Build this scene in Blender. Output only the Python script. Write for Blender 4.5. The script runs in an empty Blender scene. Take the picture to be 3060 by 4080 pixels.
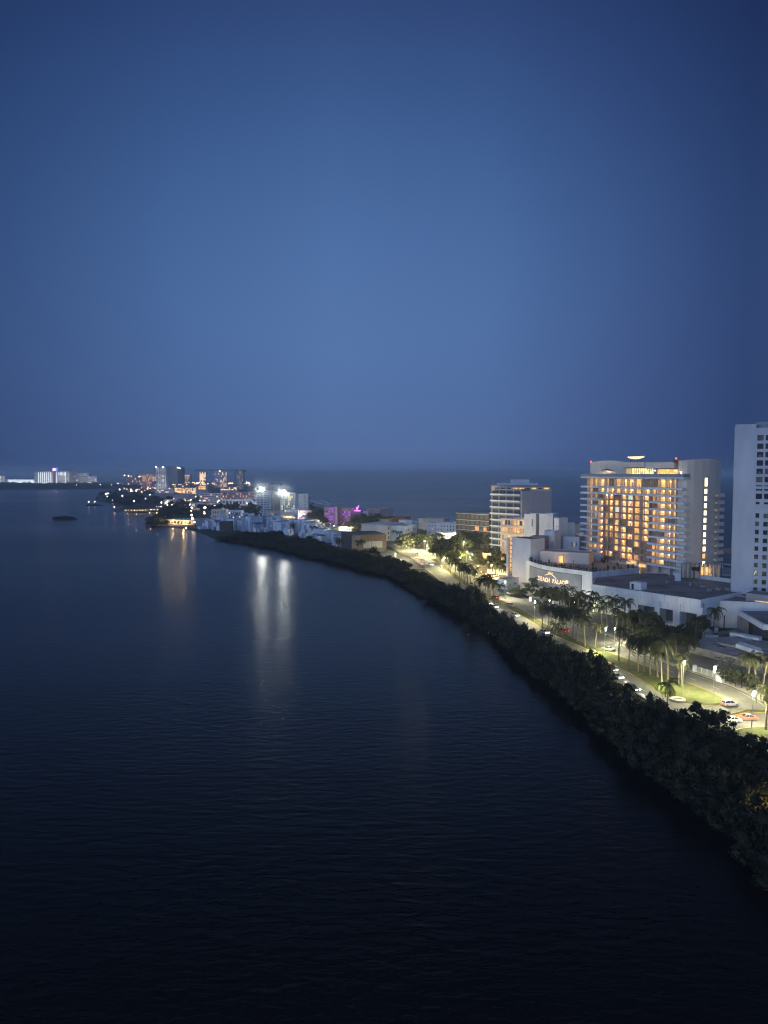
import bpy, bmesh, math, random
from mathutils import Vector, Matrix, noise
random.seed(7)
R = math.radians
sc = bpy.context.scene
COL = sc.collection
# ------------------------------------------------------------------ camera
CX, CY, F, H = 1530.0, 2040.0, 2830.0, 60.0
PITCH = math.atan((2040 - 1885) / F)
cam = bpy.data.cameras.new('camera')
cam.sensor_fit = 'VERTICAL'; cam.sensor_height = 34.6; cam.lens = 34.6 * F / 4080
cam.clip_start = 0.5; cam.clip_end = 120000
camo = bpy.data.objects.new('camera', cam); COL.objects.link(camo)
camo.location = (0, 0, H); camo.rotation_euler = (math.pi / 2 - PITCH, 0, 0)
sc.camera = camo
# ------------------------------------------------------------------ render / view
sc.view_settings.view_transform = 'Standard'; sc.view_settings.look = 'None'
sc.view_settings.exposure = 0.0; sc.view_settings.gamma = 1.0
cy = sc.cycles
cy.max_bounces = 5; cy.diffuse_bounces = 2; cy.glossy_bounces = 3; cy.transmission_bounces = 2
cy.volume_bounces = 2; cy.transparent_max_bounces = 4
cy.caustics_reflective = False; cy.caustics_refractive = False
cy.use_denoising = True; cy.pixel_filter_type = 'BLACKMAN_HARRIS'; cy.filter_width = 1.2
cy.sample_clamp_indirect = 4.0
# ------------------------------------------------------------------ world (blue hour sky)
W = bpy.data.worlds.new("World"); sc.world = W; W.use_nodes = True
nt = W.node_tree; nt.nodes.clear()
def nn(nt, t, **kw):
    n = nt.nodes.new(t)
    for k, v in kw.items(): setattr(n, k, v)
    return n
def ramp(nt, stops, interp='EASE'):
    n = nt.nodes.new('ShaderNodeValToRGB'); cr = n.color_ramp; cr.interpolation = interp
    while len(cr.elements) > 1: cr.elements.remove(cr.elements[-1])
    cr.elements[0].position = stops[0][0]; cr.elements[0].color = (*stops[0][1], 1)
    for p, c in stops[1:]:
        e = cr.elements.new(p); e.color = (*c, 1)
    return n
def srgb(r, g, b):
    f = lambda c: (c/255/12.92) if c/255 <= .04045 else ((c/255+.055)/1.055)**2.4
    return (f(r), f(g), f(b))
def g3(v): return (v, v, v)
L = nt.links.new
tc = nn(nt, 'ShaderNodeTexCoord'); sep = nn(nt, 'ShaderNodeSeparateXYZ'); L(tc.outputs['Generated'], sep.inputs[0])
asn = nn(nt, 'ShaderNodeMath', operation='ARCSINE'); L(sep.outputs['Z'], asn.inputs[0])
el = nn(nt, 'ShaderNodeMath', operation='MULTIPLY'); L(asn.outputs[0], el.inputs[0]); el.inputs[1].default_value = 180/math.pi/90
rel = ramp(nt, [(0.0, srgb(78,104,154)), (0.02, srgb(82,110,161)), (0.083, srgb(86,117,169)), (0.165, srgb(83,117,170)),
                (0.26, srgb(67,100,153)), (0.36, srgb(46,71,123)), (0.46, srgb(31,43,72)), (0.6, srgb(19,23,31)), (1.0, srgb(13,15,19))], 'B_SPLINE')
L(el.outputs[0], rel.inputs[0])
at = nn(nt, 'ShaderNodeMath', operation='ARCTAN2'); L(sep.outputs['X'], at.inputs[0]); L(sep.outputs['Y'], at.inputs[1])
am = nn(nt, 'ShaderNodeMapRange'); am.inputs[1].default_value = -math.pi; am.inputs[2].default_value = math.pi; L(at.outputs[0], am.inputs[0])
D = lambda d: (d + 180) / 360
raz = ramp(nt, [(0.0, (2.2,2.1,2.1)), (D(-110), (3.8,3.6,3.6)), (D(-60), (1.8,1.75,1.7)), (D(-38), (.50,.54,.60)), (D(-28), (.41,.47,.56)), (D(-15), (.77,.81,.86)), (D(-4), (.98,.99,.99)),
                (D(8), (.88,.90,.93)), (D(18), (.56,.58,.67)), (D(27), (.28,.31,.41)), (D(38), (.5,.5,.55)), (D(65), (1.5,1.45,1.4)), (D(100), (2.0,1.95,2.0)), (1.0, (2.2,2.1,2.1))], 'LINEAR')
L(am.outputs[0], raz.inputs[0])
# the azimuth tint fades out towards the zenith
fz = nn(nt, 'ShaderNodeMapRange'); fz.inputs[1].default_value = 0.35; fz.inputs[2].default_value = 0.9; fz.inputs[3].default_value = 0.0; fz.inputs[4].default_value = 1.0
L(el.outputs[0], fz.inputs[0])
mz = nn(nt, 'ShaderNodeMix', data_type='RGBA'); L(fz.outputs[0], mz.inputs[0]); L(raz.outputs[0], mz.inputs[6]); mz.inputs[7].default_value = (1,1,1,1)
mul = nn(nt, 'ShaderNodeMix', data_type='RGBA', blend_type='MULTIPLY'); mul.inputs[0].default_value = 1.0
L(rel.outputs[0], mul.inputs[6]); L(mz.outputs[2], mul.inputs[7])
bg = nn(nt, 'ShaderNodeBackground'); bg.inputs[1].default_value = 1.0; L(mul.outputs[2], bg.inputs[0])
sky = nn(nt, 'ShaderNodeTexSky'); sky.sky_type = 'NISHITA'; sky.sun_disc = False
sky.sun_elevation = R(-3); sky.sun_rotation = R(250)
bg2 = nn(nt, 'ShaderNodeBackground'); bg2.inputs[1].default_value = 0.05; L(sky.outputs[0], bg2.inputs[0])
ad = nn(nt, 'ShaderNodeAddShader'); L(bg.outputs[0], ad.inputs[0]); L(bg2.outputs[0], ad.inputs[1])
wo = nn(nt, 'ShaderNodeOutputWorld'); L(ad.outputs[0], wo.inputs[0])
# last afterglow of the sun that has just set, behind and to the left of the camera
sl = bpy.data.lights.new('afterglow', 'SUN'); sl.energy = 0.42; sl.angle = R(50); sl.color = (.78, .89, 1.0)
so = bpy.data.objects.new('afterglow', sl); COL.objects.link(so)
so.rotation_euler = Vector((0.80, 0.55, -0.30)).to_track_quat('-Z', 'Y').to_euler()
# ------------------------------------------------------------------ pixel -> place
def ray(px, py):
    r = (px - CX) / F; u = -(py - CY) / F
    return Vector((r, math.cos(PITCH) + u * math.sin(PITCH), -math.sin(PITCH) + u * math.cos(PITCH)))
def G(px, py, z=0.0):
    d = ray(px, py); t = (z - H) / d.z
    return Vector((d.x * t, d.y * t, z))
def PD(px, D, py=1885):
    d = ray(px, py); t = D / d.y
    return Vector((d.x * t, D, H + d.z * t))
def ZD(py, D):
    d = ray(CX, py); return H + d.z * D / d.y
# ------------------------------------------------------------------ materials
MATS = {}
def wallmat(name, col, rough=.85, noise_amt=.18, scale=.35, bump=0.0, metal=0.0, streak=True):
    if name in MATS: return MATS[name]
    m = bpy.data.materials.new(name); m.use_nodes = True; MATS[name] = m
    t = m.node_tree; b = t.nodes['Principled BSDF']; b.inputs['Roughness'].default_value = rough
    b.inputs['Metallic'].default_value = metal
    tcn = nn(t, 'ShaderNodeTexCoord'); mp = nn(t, 'ShaderNodeMapping')
    mp.inputs['Scale'].default_value = (1, 1, .35 if streak else 1)
    t.links.new(tcn.outputs['Object'], mp.inputs[0])
    no = nn(t, 'ShaderNodeTexNoise'); no.inputs['Scale'].default_value = scale; no.inputs['Detail'].default_value = 6; no.inputs['Roughness'].default_value = .65
    t.links.new(mp.outputs[0], no.inputs['Vector'])
    c0 = tuple(c * (1 - noise_amt) for c in col); c1 = tuple(min(1, c * (1 + noise_amt * .6)) for c in col)
    r = ramp(t, [(.3, c0), (.7, c1)], 'LINEAR'); t.links.new(no.outputs[0], r.inputs[0]); t.links.new(r.outputs[0], b.inputs['Base Color'])
    if bump:
        bn = nn(t, 'ShaderNodeBump'); bn.inputs['Strength'].default_value = bump; bn.inputs['Distance'].default_value = .1
        n2 = nn(t, 'ShaderNodeTexNoise'); n2.inputs['Scale'].default_value = 4; n2.inputs['Detail'].default_value = 4
        t.links.new(tcn.outputs['Object'], n2.inputs['Vector']); t.links.new(n2.outputs[0], bn.inputs['Height']); t.links.new(bn.outputs[0], b.inputs['Normal'])
    return m
def emit(name, col, s, var=.5, scale=1.3):
    if name in MATS: return MATS[name]
    m = bpy.data.materials.new(name); m.use_nodes = True; MATS[name] = m
    t = m.node_tree; b = t.nodes['Principled BSDF']; b.inputs['Base Color'].default_value = (*[c*.3 for c in col], 1); b.inputs['Roughness'].default_value = .4
    b.inputs['Emission Color'].default_value = (*col, 1)
    if var:
        ge = nn(t, 'ShaderNodeNewGeometry'); mp = nn(t, 'ShaderNodeMapping'); mp.inputs['Scale'].default_value = (1, 1, .5)
        t.links.new(ge.outputs['Position'], mp.inputs[0])
        no = nn(t, 'ShaderNodeTexNoise'); no.inputs['Scale'].default_value = scale; no.inputs['Detail'].default_value = 2
        t.links.new(mp.outputs[0], no.inputs['Vector'])
        mr = nn(t, 'ShaderNodeMapRange'); mr.inputs[1].default_value = .35; mr.inputs[2].default_value = .65
        mr.inputs[3].default_value = s * (1 - var); mr.inputs[4].default_value = s * (1 + var)
        t.links.new(no.outputs[0], mr.inputs[0]); t.links.new(mr.outputs[0], b.inputs['Emission Strength'])
    else:
        b.inputs['Emission Strength'].default_value = s
    return m
white = wallmat('white_stucco', (.76,.76,.75), .8, .20, .16)
white2 = wallmat('weathered_white', (.72,.75,.80), .85, .30, .30)
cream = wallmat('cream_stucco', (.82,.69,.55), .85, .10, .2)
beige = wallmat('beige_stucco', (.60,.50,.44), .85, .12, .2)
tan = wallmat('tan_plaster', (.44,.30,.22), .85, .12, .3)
grey = wallmat('grey_plaster', (.33,.33,.34), .85, .2, .2)
dgrey = wallmat('dark_grey_panel', (.13,.13,.14), .7, .15, .3)
brown = wallmat('brown_timber_cladding', (.11,.075,.06), .8, .25, .5)
redroof = wallmat('red_roof', (.25,.09,.06), .8, .2, .4)
pinkw = wallmat('pink_stucco', (.42,.30,.32), .85, .15, .2)
roofm = wallmat('roof_membrane', (.20,.195,.205), .9, .55, .09, streak=False)
roofw = wallmat('pale_roof', (.42,.42,.42), .9, .3, .12, streak=False)
conc = wallmat('stained_concrete', (.30,.28,.27), .9, .45, .22, streak=False)
conc2 = wallmat('weathered_paving', (.34,.33,.36), .9, .55, .16, streak=False)
metal = wallmat('painted_steel', (.38,.38,.37), .45, .08, 2)
metald = wallmat('dark_steel', (.05,.05,.055), .5, .1, 2)
thatch = wallmat('palm_thatch', (.12,.08,.05), .95, .4, 1.5)
soil = wallmat('dark_undergrowth_soil', (.035,.04,.025), .95, .4, .2, streak=False)
paintw = wallmat('white_road_paint', (.62,.60,.52), .8, .25, 1)
painty = wallmat('yellow_kerb_paint', (.62,.40,.08), .8, .25, .6)
sand = wallmat('pale_sand', (.42,.38,.32), .95, .2, .1, streak=False)
surf = wallmat('white_surf', (.85,.88,.92), .9, .3, .1, streak=False)
bark = wallmat('palm_bark', (.20,.165,.12), .95, .3, 2)
barkd = wallmat('dark_bark', (.06,.045,.035), .95, .3, 2)
glass_d = wallmat('dark_window_glass', (.025,.03,.04), .12, .2, .5)
glass_b = wallmat('blue_grey_glazing', (.10,.12,.14), .15, .3, .5)
curtain = wallmat('curtained_window', (.16,.14,.13), .6, .3, 1.5)
rail_glass = wallmat('railing_glass', (.30,.30,.30), .3, .1, .5)
def leafmat(name, col, amt=.5, trans=.0):
    if name in MATS: return MATS[name]
    m = bpy.data.materials.new(name); m.use_nodes = True; MATS[name] = m
    t = m.node_tree; b = t.nodes['Principled BSDF']; b.inputs['Roughness'].default_value = .65
    b.inputs['Specular IOR Level'].default_value = .25
    ge = nn(t, 'ShaderNodeNewGeometry'); oi = nn(t, 'ShaderNodeObjectInfo')
    no = nn(t, 'ShaderNodeTexNoise'); no.inputs['Scale'].default_value = .5; no.inputs['Detail'].default_value = 3
    t.links.new(ge.outputs['Position'], no.inputs['Vector'])
    a = nn(t, 'ShaderNodeMath', operation='ADD'); t.links.new(no.outputs[0], a.inputs[0])
    mm = nn(t, 'ShaderNodeMath', operation='MULTIPLY'); t.links.new(oi.outputs['Random'], mm.inputs[0]); mm.inputs[1].default_value = .4
    t.links.new(mm.outputs[0], a.inputs[1])
    r = ramp(t, [(.4, tuple(c*(1-amt) for c in col)), (.95, tuple(c*(1+amt) for c in col))], 'LINEAR')
    t.links.new(a.outputs[0], r.inputs[0]); t.links.new(r.outputs[0], b.inputs['Base Color'])
    if trans:
        tr = nn(t, 'ShaderNodeBsdfTranslucent'); t.links.new(r.outputs[0], tr.inputs[0])
        mx = nn(t, 'ShaderNodeMixShader'); mx.inputs[0].default_value = trans
        t.links.new(b.outputs[0], mx.inputs[1]); t.links.new(tr.outputs[0], mx.inputs[2])
        t.links.new(mx.outputs[0], t.nodes['Material Output'].inputs[0])
    return m
mang = leafmat('mangrove_leaves', (.025,.028,.012), .7)
leaf = leafmat('tree_leaves', (.042,.050,.022), .6)
palmleaf = leafmat('palm_fronds', (.052,.056,.024), .5, .25)
lime = leafmat('bright_bush_leaves', (.22,.30,.04), .4)
# asphalt
def asphalt():
    m = wallmat('asphalt', (.19,.185,.165), .85, .38, .10, streak=False)
    t = m.node_tree; b = t.nodes['Principled BSDF']
    bn = nn(t, 'ShaderNodeBump'); bn.inputs['Strength'].default_value = .3; bn.inputs['Distance'].default_value = .02
    n2 = nn(t, 'ShaderNodeTexNoise'); n2.inputs['Scale'].default_value = 12
    tcn = nn(t, 'ShaderNodeTexCoord'); t.links.new(tcn.outputs['Object'], n2.inputs['Vector']); t.links.new(n2.outputs[0], bn.inputs['Height']); t.links.new(bn.outputs[0], b.inputs['Normal'])
    return m
asph = asphalt()
grassm = wallmat('mown_grass', (.078,.088,.024), .95, .55, .35, bump=.6, streak=False)
# emissive things
warm = emit('lit_room_amber', (1.0,.54,.165), 1.1, .45, .9)
warmhi = emit('lit_room_gold', (1.0,.53,.17), 1.25, .35, .9)
warmlo = emit('dim_room_amber', (1.0,.50,.20), .42, .5, .9)
coolr = emit('lit_room_pale', (.85,.95,.72), .8, .3, .9)
stairl = emit('stairwell_light', (1.0,.84,.52), 2.4, .12, .5)
bulbm = emit('ceiling_lamp', (1.0,.66,.28), 8, 0)
bulbw = emit('white_lamp', (1.0,.93,.78), 16, 0)
bulbc = emit('cool_lamp', (.92,1.0,.90), 16, 0)
bulbo = emit('orange_lamp', (1.0,.52,.20), 14, 0)
streetem = emit('street_lamp_led', (.95,1.0,.78), 14, 0)
floodm = emit('floodlight_led', (.95,1.0,.90), 130, 0)
purple = emit('purple_light', (.55,.13,.85), .75, .6, .25)
purplehi = emit('purple_neon', (.75,.12,1.0), 5, 0)
fascia = emit('lit_fascia_strip', (.80,.92,1.0), 2.2, .15, .2)
signem = emit('sign_letter_glow', (1.0,.74,.40), 1.7, 0)
redem = emit('red_beacon', (1.0,.05,.03), 8, 0)
tail = emit('tail_light', (1.0,.06,.03), 6, 0)
headl = emit('headlight', (1.0,.95,.90), 26, 0)
bluesign = emit('blue_sign', (.12,.12,1.0), 3.5, 0)
pinksign = emit('pink_sign', (1.0,.45,.70), 4, 0)
barlit = emit('lit_bar_interior', (1.0,.90,.40), 1.25, .5, .7)
goldwall = emit('lit_entrance_wall', (1.0,.62,.24), 1.9, .4, .6)
# ------------------------------------------------------------------ mesh builder
class MB:
    def __init__(s): s.v = []; s.f = []
    def add(s, vs, fs):
        o = len(s.v); s.v += [tuple(v) for v in vs]; s.f += [tuple(i + o for i in f) for f in fs]
    def box(s, x0, x1, y0, y1, z0, z1):
        s.add([(x0,y0,z0),(x1,y0,z0),(x1,y1,z0),(x0,y1,z0),(x0,y0,z1),(x1,y0,z1),(x1,y1,z1),(x0,y1,z1)],
              [(0,3,2,1),(4,5,6,7),(0,1,5,4),(1,2,6,5),(2,3,7,6),(3,0,4,7)])
    def obox(s, c, hx, hy, hz, rz=0, rx=0):
        M = Matrix.Rotation(rz, 3, 'Z') @ Matrix.Rotation(rx, 3, 'X'); c = Vector(c)
        s.add([c + M @ Vector((a*hx, b*hy, d*hz)) for d in (-1,1) for a, b in ((-1,-1),(1,-1),(1,1),(-1,1))],
              [(0,3,2,1),(4,5,6,7),(0,1,5,4),(1,2,6,5),(2,3,7,6),(3,0,4,7)])
    def quad(s, a, b, c, d): s.add([a,b,c,d], [(0,1,2,3)])
    def prism(s, pts, z0, z1):
        n = len(pts)
        ar = sum(pts[i][0]*pts[(i+1)%n][1]-pts[(i+1)%n][0]*pts[i][1] for i in range(n))
        if ar < 0: pts = pts[::-1]
        s.add([(p[0],p[1],z0) for p in pts] + [(p[0],p[1],z1) for p in pts],
              [tuple(range(n))[::-1], tuple(range(n, 2*n))] + [(i,(i+1)%n,n+(i+1)%n,n+i) for i in range(n)])
    def cyl(s, x, y, z0, z1, r0, r1=None, n=10): s.tube((x,y,z0),(x,y,z1),r0,r1,n)
    def tube(s, p, q, r0, r1=None, n=6, cap=True):
        r1 = r0 if r1 is None else r1; p = Vector(p); q = Vector(q); d = (q-p).normalized()
        a = d.orthogonal().normalized(); b = d.cross(a)
        vs = [c + (a*math.cos(2*math.pi*i/n) + b*math.sin(2*math.pi*i/n))*r for c, r in ((p,r0),(q,r1)) for i in range(n)]
        s.add(vs, [(i,(i+1)%n,n+(i+1)%n,n+i) for i in range(n)] + ([tuple(range(n))[::-1], tuple(range(n,2*n))] if cap else []))
    def ball(s, c, r, n=8, m=5, sz=1):
        c = Vector(c); vs = [c + Vector((0,0,r*sz))]
        for j in range(1, m):
            t = math.pi*j/m
            for i in range(n):
                vs.append(c + Vector((r*math.sin(t)*math.cos(2*math.pi*i/n), r*math.sin(t)*math.sin(2*math.pi*i/n), r*sz*math.cos(t))))
        vs.append(c - Vector((0,0,r*sz))); fs = [(0,1+i,1+(i+1)%n) for i in range(n)]
        for j in range(m-2):
            o = 1+j*n; fs += [(o+i,o+n+i,o+n+(i+1)%n,o+(i+1)%n) for i in range(n)]
        o = 1+(m-2)*n; fs += [(o+i,len(vs)-1,o+(i+1)%n) for i in range(n)]
        s.add(vs, fs)
    def mesh(s, name, mat, smooth=False):
        me = bpy.data.meshes.new(name); me.from_pydata(s.v, [], s.f); me.validate(); me.update()
        if mat: me.materials.append(mat)
        if smooth: me.polygons.foreach_set('use_smooth', [True]*len(me.polygons))
        return me
    def build(s, name, mat, parent=None, loc=(0,0,0), rz=0, smooth=False):
        return link(name, s.mesh(name, mat, smooth), parent, loc, rz)
def link(name, data, parent=None, loc=(0,0,0), rz=0):
    o = bpy.data.objects.new(name, data); COL.objects.link(o)
    o.location = loc; o.rotation_euler = (0,0,rz); o.parent = parent
    return o
def tag(o, label, cat, group=None, kind=None):
    if label: o['label'] = label
    if cat: o['category'] = cat
    if group: o['group'] = group
    if kind: o['kind'] = kind
    return o
def empty(name, loc, rz=0, label=None, cat=None, group=None):
    o = bpy.data.objects.new(name, None); COL.objects.link(o); o.location = loc; o.rotation_euler = (0,0,rz)
    o.empty_display_size = .5
    return tag(o, label, cat, group)
def copy_tree(o, kids, loc, rz, label=None, group=None, scale=None, parent=None):
    c = o.copy(); COL.objects.link(c)
    if parent is None:
        c.location = loc; c.rotation_euler = (0,0,rz)
        if scale: c.scale = (scale,)*3 if not hasattr(scale,'__len__') else scale
        if label: c['label'] = label
        if group: c['group'] = group
    else: c.parent = parent
    for ch in kids.get(o, []): copy_tree(ch, kids, None, None, parent=c)
    return c
def kidmap(o, m=None):
    m = {} if m is None else m
    m[o] = [x for x in PCH.get(o.name, [])]
    for c in m[o]: kidmap(c, m)
    return m
PCH = {}
def snapshot():
    PCH.clear()
    for o in bpy.data.objects:
        if o.parent: PCH.setdefault(o.parent.name, []).append(o)
def structure(name, mb, mat, kind='structure'):
    o = mb.build(name, mat); o['kind'] = kind; return o
def wpt(p): return Vector((p[0], p[1], 0))
# ------------------------------------------------------------------ water
def water():
    m = bpy.data.materials.new('dark_water'); m.use_nodes = True; t = m.node_tree; b = t.nodes['Principled BSDF']
    b.inputs['Base Color'].default_value = (.008,.007,.006,1); b.inputs['Specular Tint'].default_value = (1,.45,.20,1); b.inputs['Roughness'].default_value = .20; b.inputs['IOR'].default_value = 1.20
    ge = nn(t, 'ShaderNodeNewGeometry')
    h = None
    for sx, sy, amp, rot in ((.24,.62,.20,8), (.6,1.5,.06,-14), (.02,.05,.12,20)):
        mp = nn(t, 'ShaderNodeMapping'); mp.inputs['Scale'].default_value = (sx, sy, 1); mp.inputs['Rotation'].default_value = (0,0,R(rot))
        t.links.new(ge.outputs['Position'], mp.inputs[0])
        no = nn(t, 'ShaderNodeTexNoise'); no.inputs['Scale'].default_value = 1; no.inputs['Detail'].default_value = 2; no.inputs['Distortion'].default_value = .3
        t.links.new(mp.outputs[0], no.inputs['Vector'])
        mu = nn(t, 'ShaderNodeMath', operation='MULTIPLY'); mu.inputs[1].default_value = amp; t.links.new(no.outputs[0], mu.inputs[0])
        if h is None: h = mu
        else:
            a = nn(t, 'ShaderNodeMath', operation='ADD'); t.links.new(h.outputs[0], a.inputs[0]); t.links.new(mu.outputs[0], a.inputs[1]); h = a
    bn = nn(t, 'ShaderNodeBump'); bn.inputs['Strength'].default_value = 1.0; bn.inputs['Distance'].default_value = .8
    t.links.new(h.outputs[0], bn.inputs['Height']); t.links.new(bn.outputs[0], b.inputs['Normal'])
    # calmer and rougher patches
    mp = nn(t, 'ShaderNodeMapping'); mp.inputs['Scale'].default_value = (.002,.006,1); t.links.new(ge.outputs['Position'], mp.inputs[0])
    no = nn(t, 'ShaderNodeTexNoise'); no.inputs['Scale'].default_value = 1; no.inputs['Detail'].default_value = 4; t.links.new(mp.outputs[0], no.inputs['Vector'])
    mr = nn(t, 'ShaderNodeMapRange'); mr.inputs[1].default_value = .35; mr.inputs[2].default_value = .65; mr.inputs[3].default_value = .19; mr.inputs[4].default_value = .26
    t.links.new(no.outputs[0], mr.inputs[0]); t.links.new(mr.outputs[0], b.inputs['Roughness'])
    return m
waterm = water()
S = 60000
mb = MB(); mb.quad((-S,-S,-.8),(S,-S,-.8),(S,S,-.8),(-S,S,-.8)); structure('water', mb, waterm)
# ------------------------------------------------------------------ land
shore_px = [(3060,3578),(2951,3431),(2822,3302),(2675,3209),(2472,3025),(2380,2914),(2158,2748),(2029,2619),(1955,2527),(1845,2472),(1715,2398),
    (1568,2306),(1400,2262),(1250,2228),(1107,2192),(960,2166),(835,2146),(800,2122),(740,2108),(660,2099),(606,2096),(597,2086),(640,2066),(690,2052),
    (650,2036),(560,2034),(490,2036),(455,2039),(450,2034),(500,2022),(470,2010),(420,2002),(384,1996),(379,1986),(392,1972),(440,1958),(520,1950),
    (560,1946),(420,1948),(250,1950),(160,1951),(60,1952),(-200,1954),(-900,1950)]
ocean_px = [(-900,1922),(300,1921),(700,1923),(900,1926),(980,1934),(1100,1962),(1200,1992),(1235,2006),(1310,2022),(1450,2052),(1560,2068),(1660,2092),(1830,2135),
    (2887,2272),(3300,2400)]
def inward(P, k, off):
    out = []
    for i, p in enumerate(P):
        if i >= k: out.append(p); continue
        d = (P[min(i+1,len(P)-1)] - P[max(i-1,0)]).normalized(); out.append(p + Vector((d.y,-d.x,0))*(off if p.y > 230 else off+2.5))
    return out
land = inward([G(x,y,-.8) for x,y in shore_px], 17, 4.5) + [G(x,y,-.8) for x,y in ocean_px]
land = [Vector((95,40,0)), Vector((70,70,0))] + land + [Vector((330,120,0)), Vector((300,40,0))]
mb = MB(); mb.prism([(p.x,p.y) for p in land], -3, -.25); structure('ground', mb, soil)
# surf lines and beach on the ocean side
def ribbon(name, pts, w, z, mat, kind='structure'):
    mb = MB(); P = [Vector((p[0],p[1],0)) for p in pts]; Ls = []; Rs = []
    for i, p in enumerate(P):
        d = (P[min(i+1,len(P)-1)] - P[max(i-1,0)]).normalized(); n = Vector((-d.y,d.x,0)); ww = w[i] if hasattr(w,'__len__') else w
        Ls.append(p+n*ww/2); Rs.append(p-n*ww/2)
    for i in range(len(P)-1):
        mb.quad((*Rs[i].xy,z),(*Rs[i+1].xy,z),(*Ls[i+1].xy,z),(*Ls[i].xy,z))
    return structure(name, mb, mat, kind)
beach = [G(x,y) for x,y in ocean_px[5:]]
ribbon('beach', beach, 26, -.2, sand)
for k, (off, amp, w) in enumerate(((16,6,15),(38,9,9),(66,14,7))):
    pts = []
    for i in range(len(beach)-2):
        a, b = beach[i], beach[i+1]; n = max(2, int((b-a).length/12))
        d = (b-a).normalized(); nrm = Vector((-d.y, d.x, 0)) * (-1 if True else 1)
        for j in range(n):
            p = a.lerp(b, j/n); q = p + Vector((abs(nrm.x), abs(nrm.y)*.3, 0)) * (off + amp*noise.noise(Vector((p.x*.02,p.y*.02,k*5))))
            pts.append(q)
    runs = []; cur = []
    for p in pts:
        if noise.noise(Vector((p.x*.012, p.y*.012, 9+k))) > (-.5, -.05, .1)[k]: cur.append(p)
        else:
            if len(cur) > 3: runs.append(cur)
            cur = []
    if len(cur) > 3: runs.append(cur)
    for r_ in runs:
        ribbon('surf', r_, [w*(.2+.8*math.sin(math.pi*i/(len(r_)-1)))*(.7+.6*random.random()) for i in range(len(r_))], -.74+.01*k, surf, 'stuff')
# ------------------------------------------------------------------ roads
def gpoly(px): return [G(x,y) for x,y in px]
med_L = [(1690,2216),(1743,2246),(1812,2305),(1900,2369),(1994,2413),(2059,2443),(2124,2482),(2189,2522),(2262,2556),(2345,2590),(2393,2623),(2448,2652),(2504,2682),(2560,2714),(2610,2747),(2660,2772),(2693,2785),(2718,2796),(2761,2807),(2812,2814),(2863,2811),(2882,2803),(2888,2793)]
med_R = [(2876,2779),(2834,2758),(2757,2729),(2675,2698),(2590,2663),(2513,2631),(2448,2606),(2384,2588),(2300,2550),(2205,2505),(2140,2466),(2075,2427),(2010,2396),(1915,2354),(1826,2294),(1758,2240),(1700,2210)]
outR = [(1640,2180),(1705,2194),(1770,2222),(1850,2276),(1935,2325),(1990,2336),(2060,2362),(2110,2390),(2175,2425),(2260,2462),(2350,2502),(2480,2566),(2600,2628),(2700,2664),(2778,2691),(2906,2734),(2971,2764),(3018,2790),(3090,2830),(3200,2900)]
outL = [(3150,3120),(3000,3010),(2880,2930),(2780,2872),(2680,2832),(2600,2800),(2540,2768),(2440,2712),(2340,2655),(2230,2598),(2120,2535),(2040,2490),(1960,2440),(1860,2385),(1770,2330),(1700,2272),(1640,2225),(1590,2205)]
mb = MB(); mb.prism([(p.x,p.y) for p in gpoly(outR)+gpoly(outL)], -.3, 0.0); structure('road', mb, asph)
# distant stretch of the boulevard and a parking court
mb = MB(); mb.prism([(p.x,p.y) for p in gpoly([(1640,2180),(1600,2165),(1520,2140),(1400,2108),(1200,2070),(1190,2076),(1380,2118),(1500,2152),(1560,2180),(1592,2204),(1640,2225)])], -.3, 0.003); structure('road', mb, asph)
mb = MB(); mb.prism([(p.x,p.y) for p in gpoly([(1455,2196),(1545,2188),(1588,2206),(1640,2228),(1690,2268),(1560,2262),(1465,2226)])], -.3, .006); structure('car_park', mb, asph)
# forecourts
mb = MB(); mb.prism([(p.x,p.y) for p in gpoly([(1990,2336),(1950,2310),(2000,2290),(2090,2300),(2110,2360),(2060,2362)])], -.3, .009); structure('driveway', mb, asph)
mb = MB(); mb.prism([(p.x,p.y) for p in gpoly([(2110,2390),(2120,2345),(2300,2380),(2420,2420),(2560,2470),(2750,2540),(3060,2600),(3200,2640),(3200,2860),(3018,2790),(2906,2734),(2778,2691),(2700,2664),(2600,2628),(2480,2566),(2350,2502),(2260,2462),(2175,2425)])], -.3, -.012); structure('pavement', mb, wallmat('forecourt_paving', (.16,.155,.15), .9, .4, .12, streak=False))
def island(name, px, mat, kerbmat, h=.15):
    P = [(p.x,p.y) for p in gpoly(px)]
    mb = MB(); mb.prism(P, -.2, h); structure('kerb', mb, kerbmat)
    c = Vector((sum(p[0] for p in P)/len(P), sum(p[1] for p in P)/len(P)))
    n = len(P); Q = []
    ar = sum(P[i][0]*P[(i+1)%n][1]-P[(i+1)%n][0]*P[i][1] for i in range(n)); sg = 1 if ar > 0 else -1
    for i in range(n):
        d = (Vector(P[(i+1)%n]) - Vector(P[i-1])).normalized(); nr = Vector((-d.y, d.x))*sg
        Q.append(tuple(Vector(P[i]) + nr*.28))
    mb = MB(); mb.prism(Q, 0, h+.06); structure(name, mb, mat)
island('grass_median', med_L+med_R, grassm, painty)
island('grass_island', [(2782,2850),(2815,2857),(2850,2859),(2900,2857),(2940,2849),(2985,2838),(3060,2842),(3100,2846),(3100,2836),(3060,2832),(3020,2829),(2971,2827),(2940,2838),(2900,2847),(2850,2850),(2800,2847)], grassm, painty)
island('grass_island', [(2911,2925),(2925,2912),(2950,2904),(3005,2897),(3070,2899),(3140,2910),(3160,2960),(3060,2968),(2960,2962),(2920,2945)], grassm, paintw)
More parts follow.
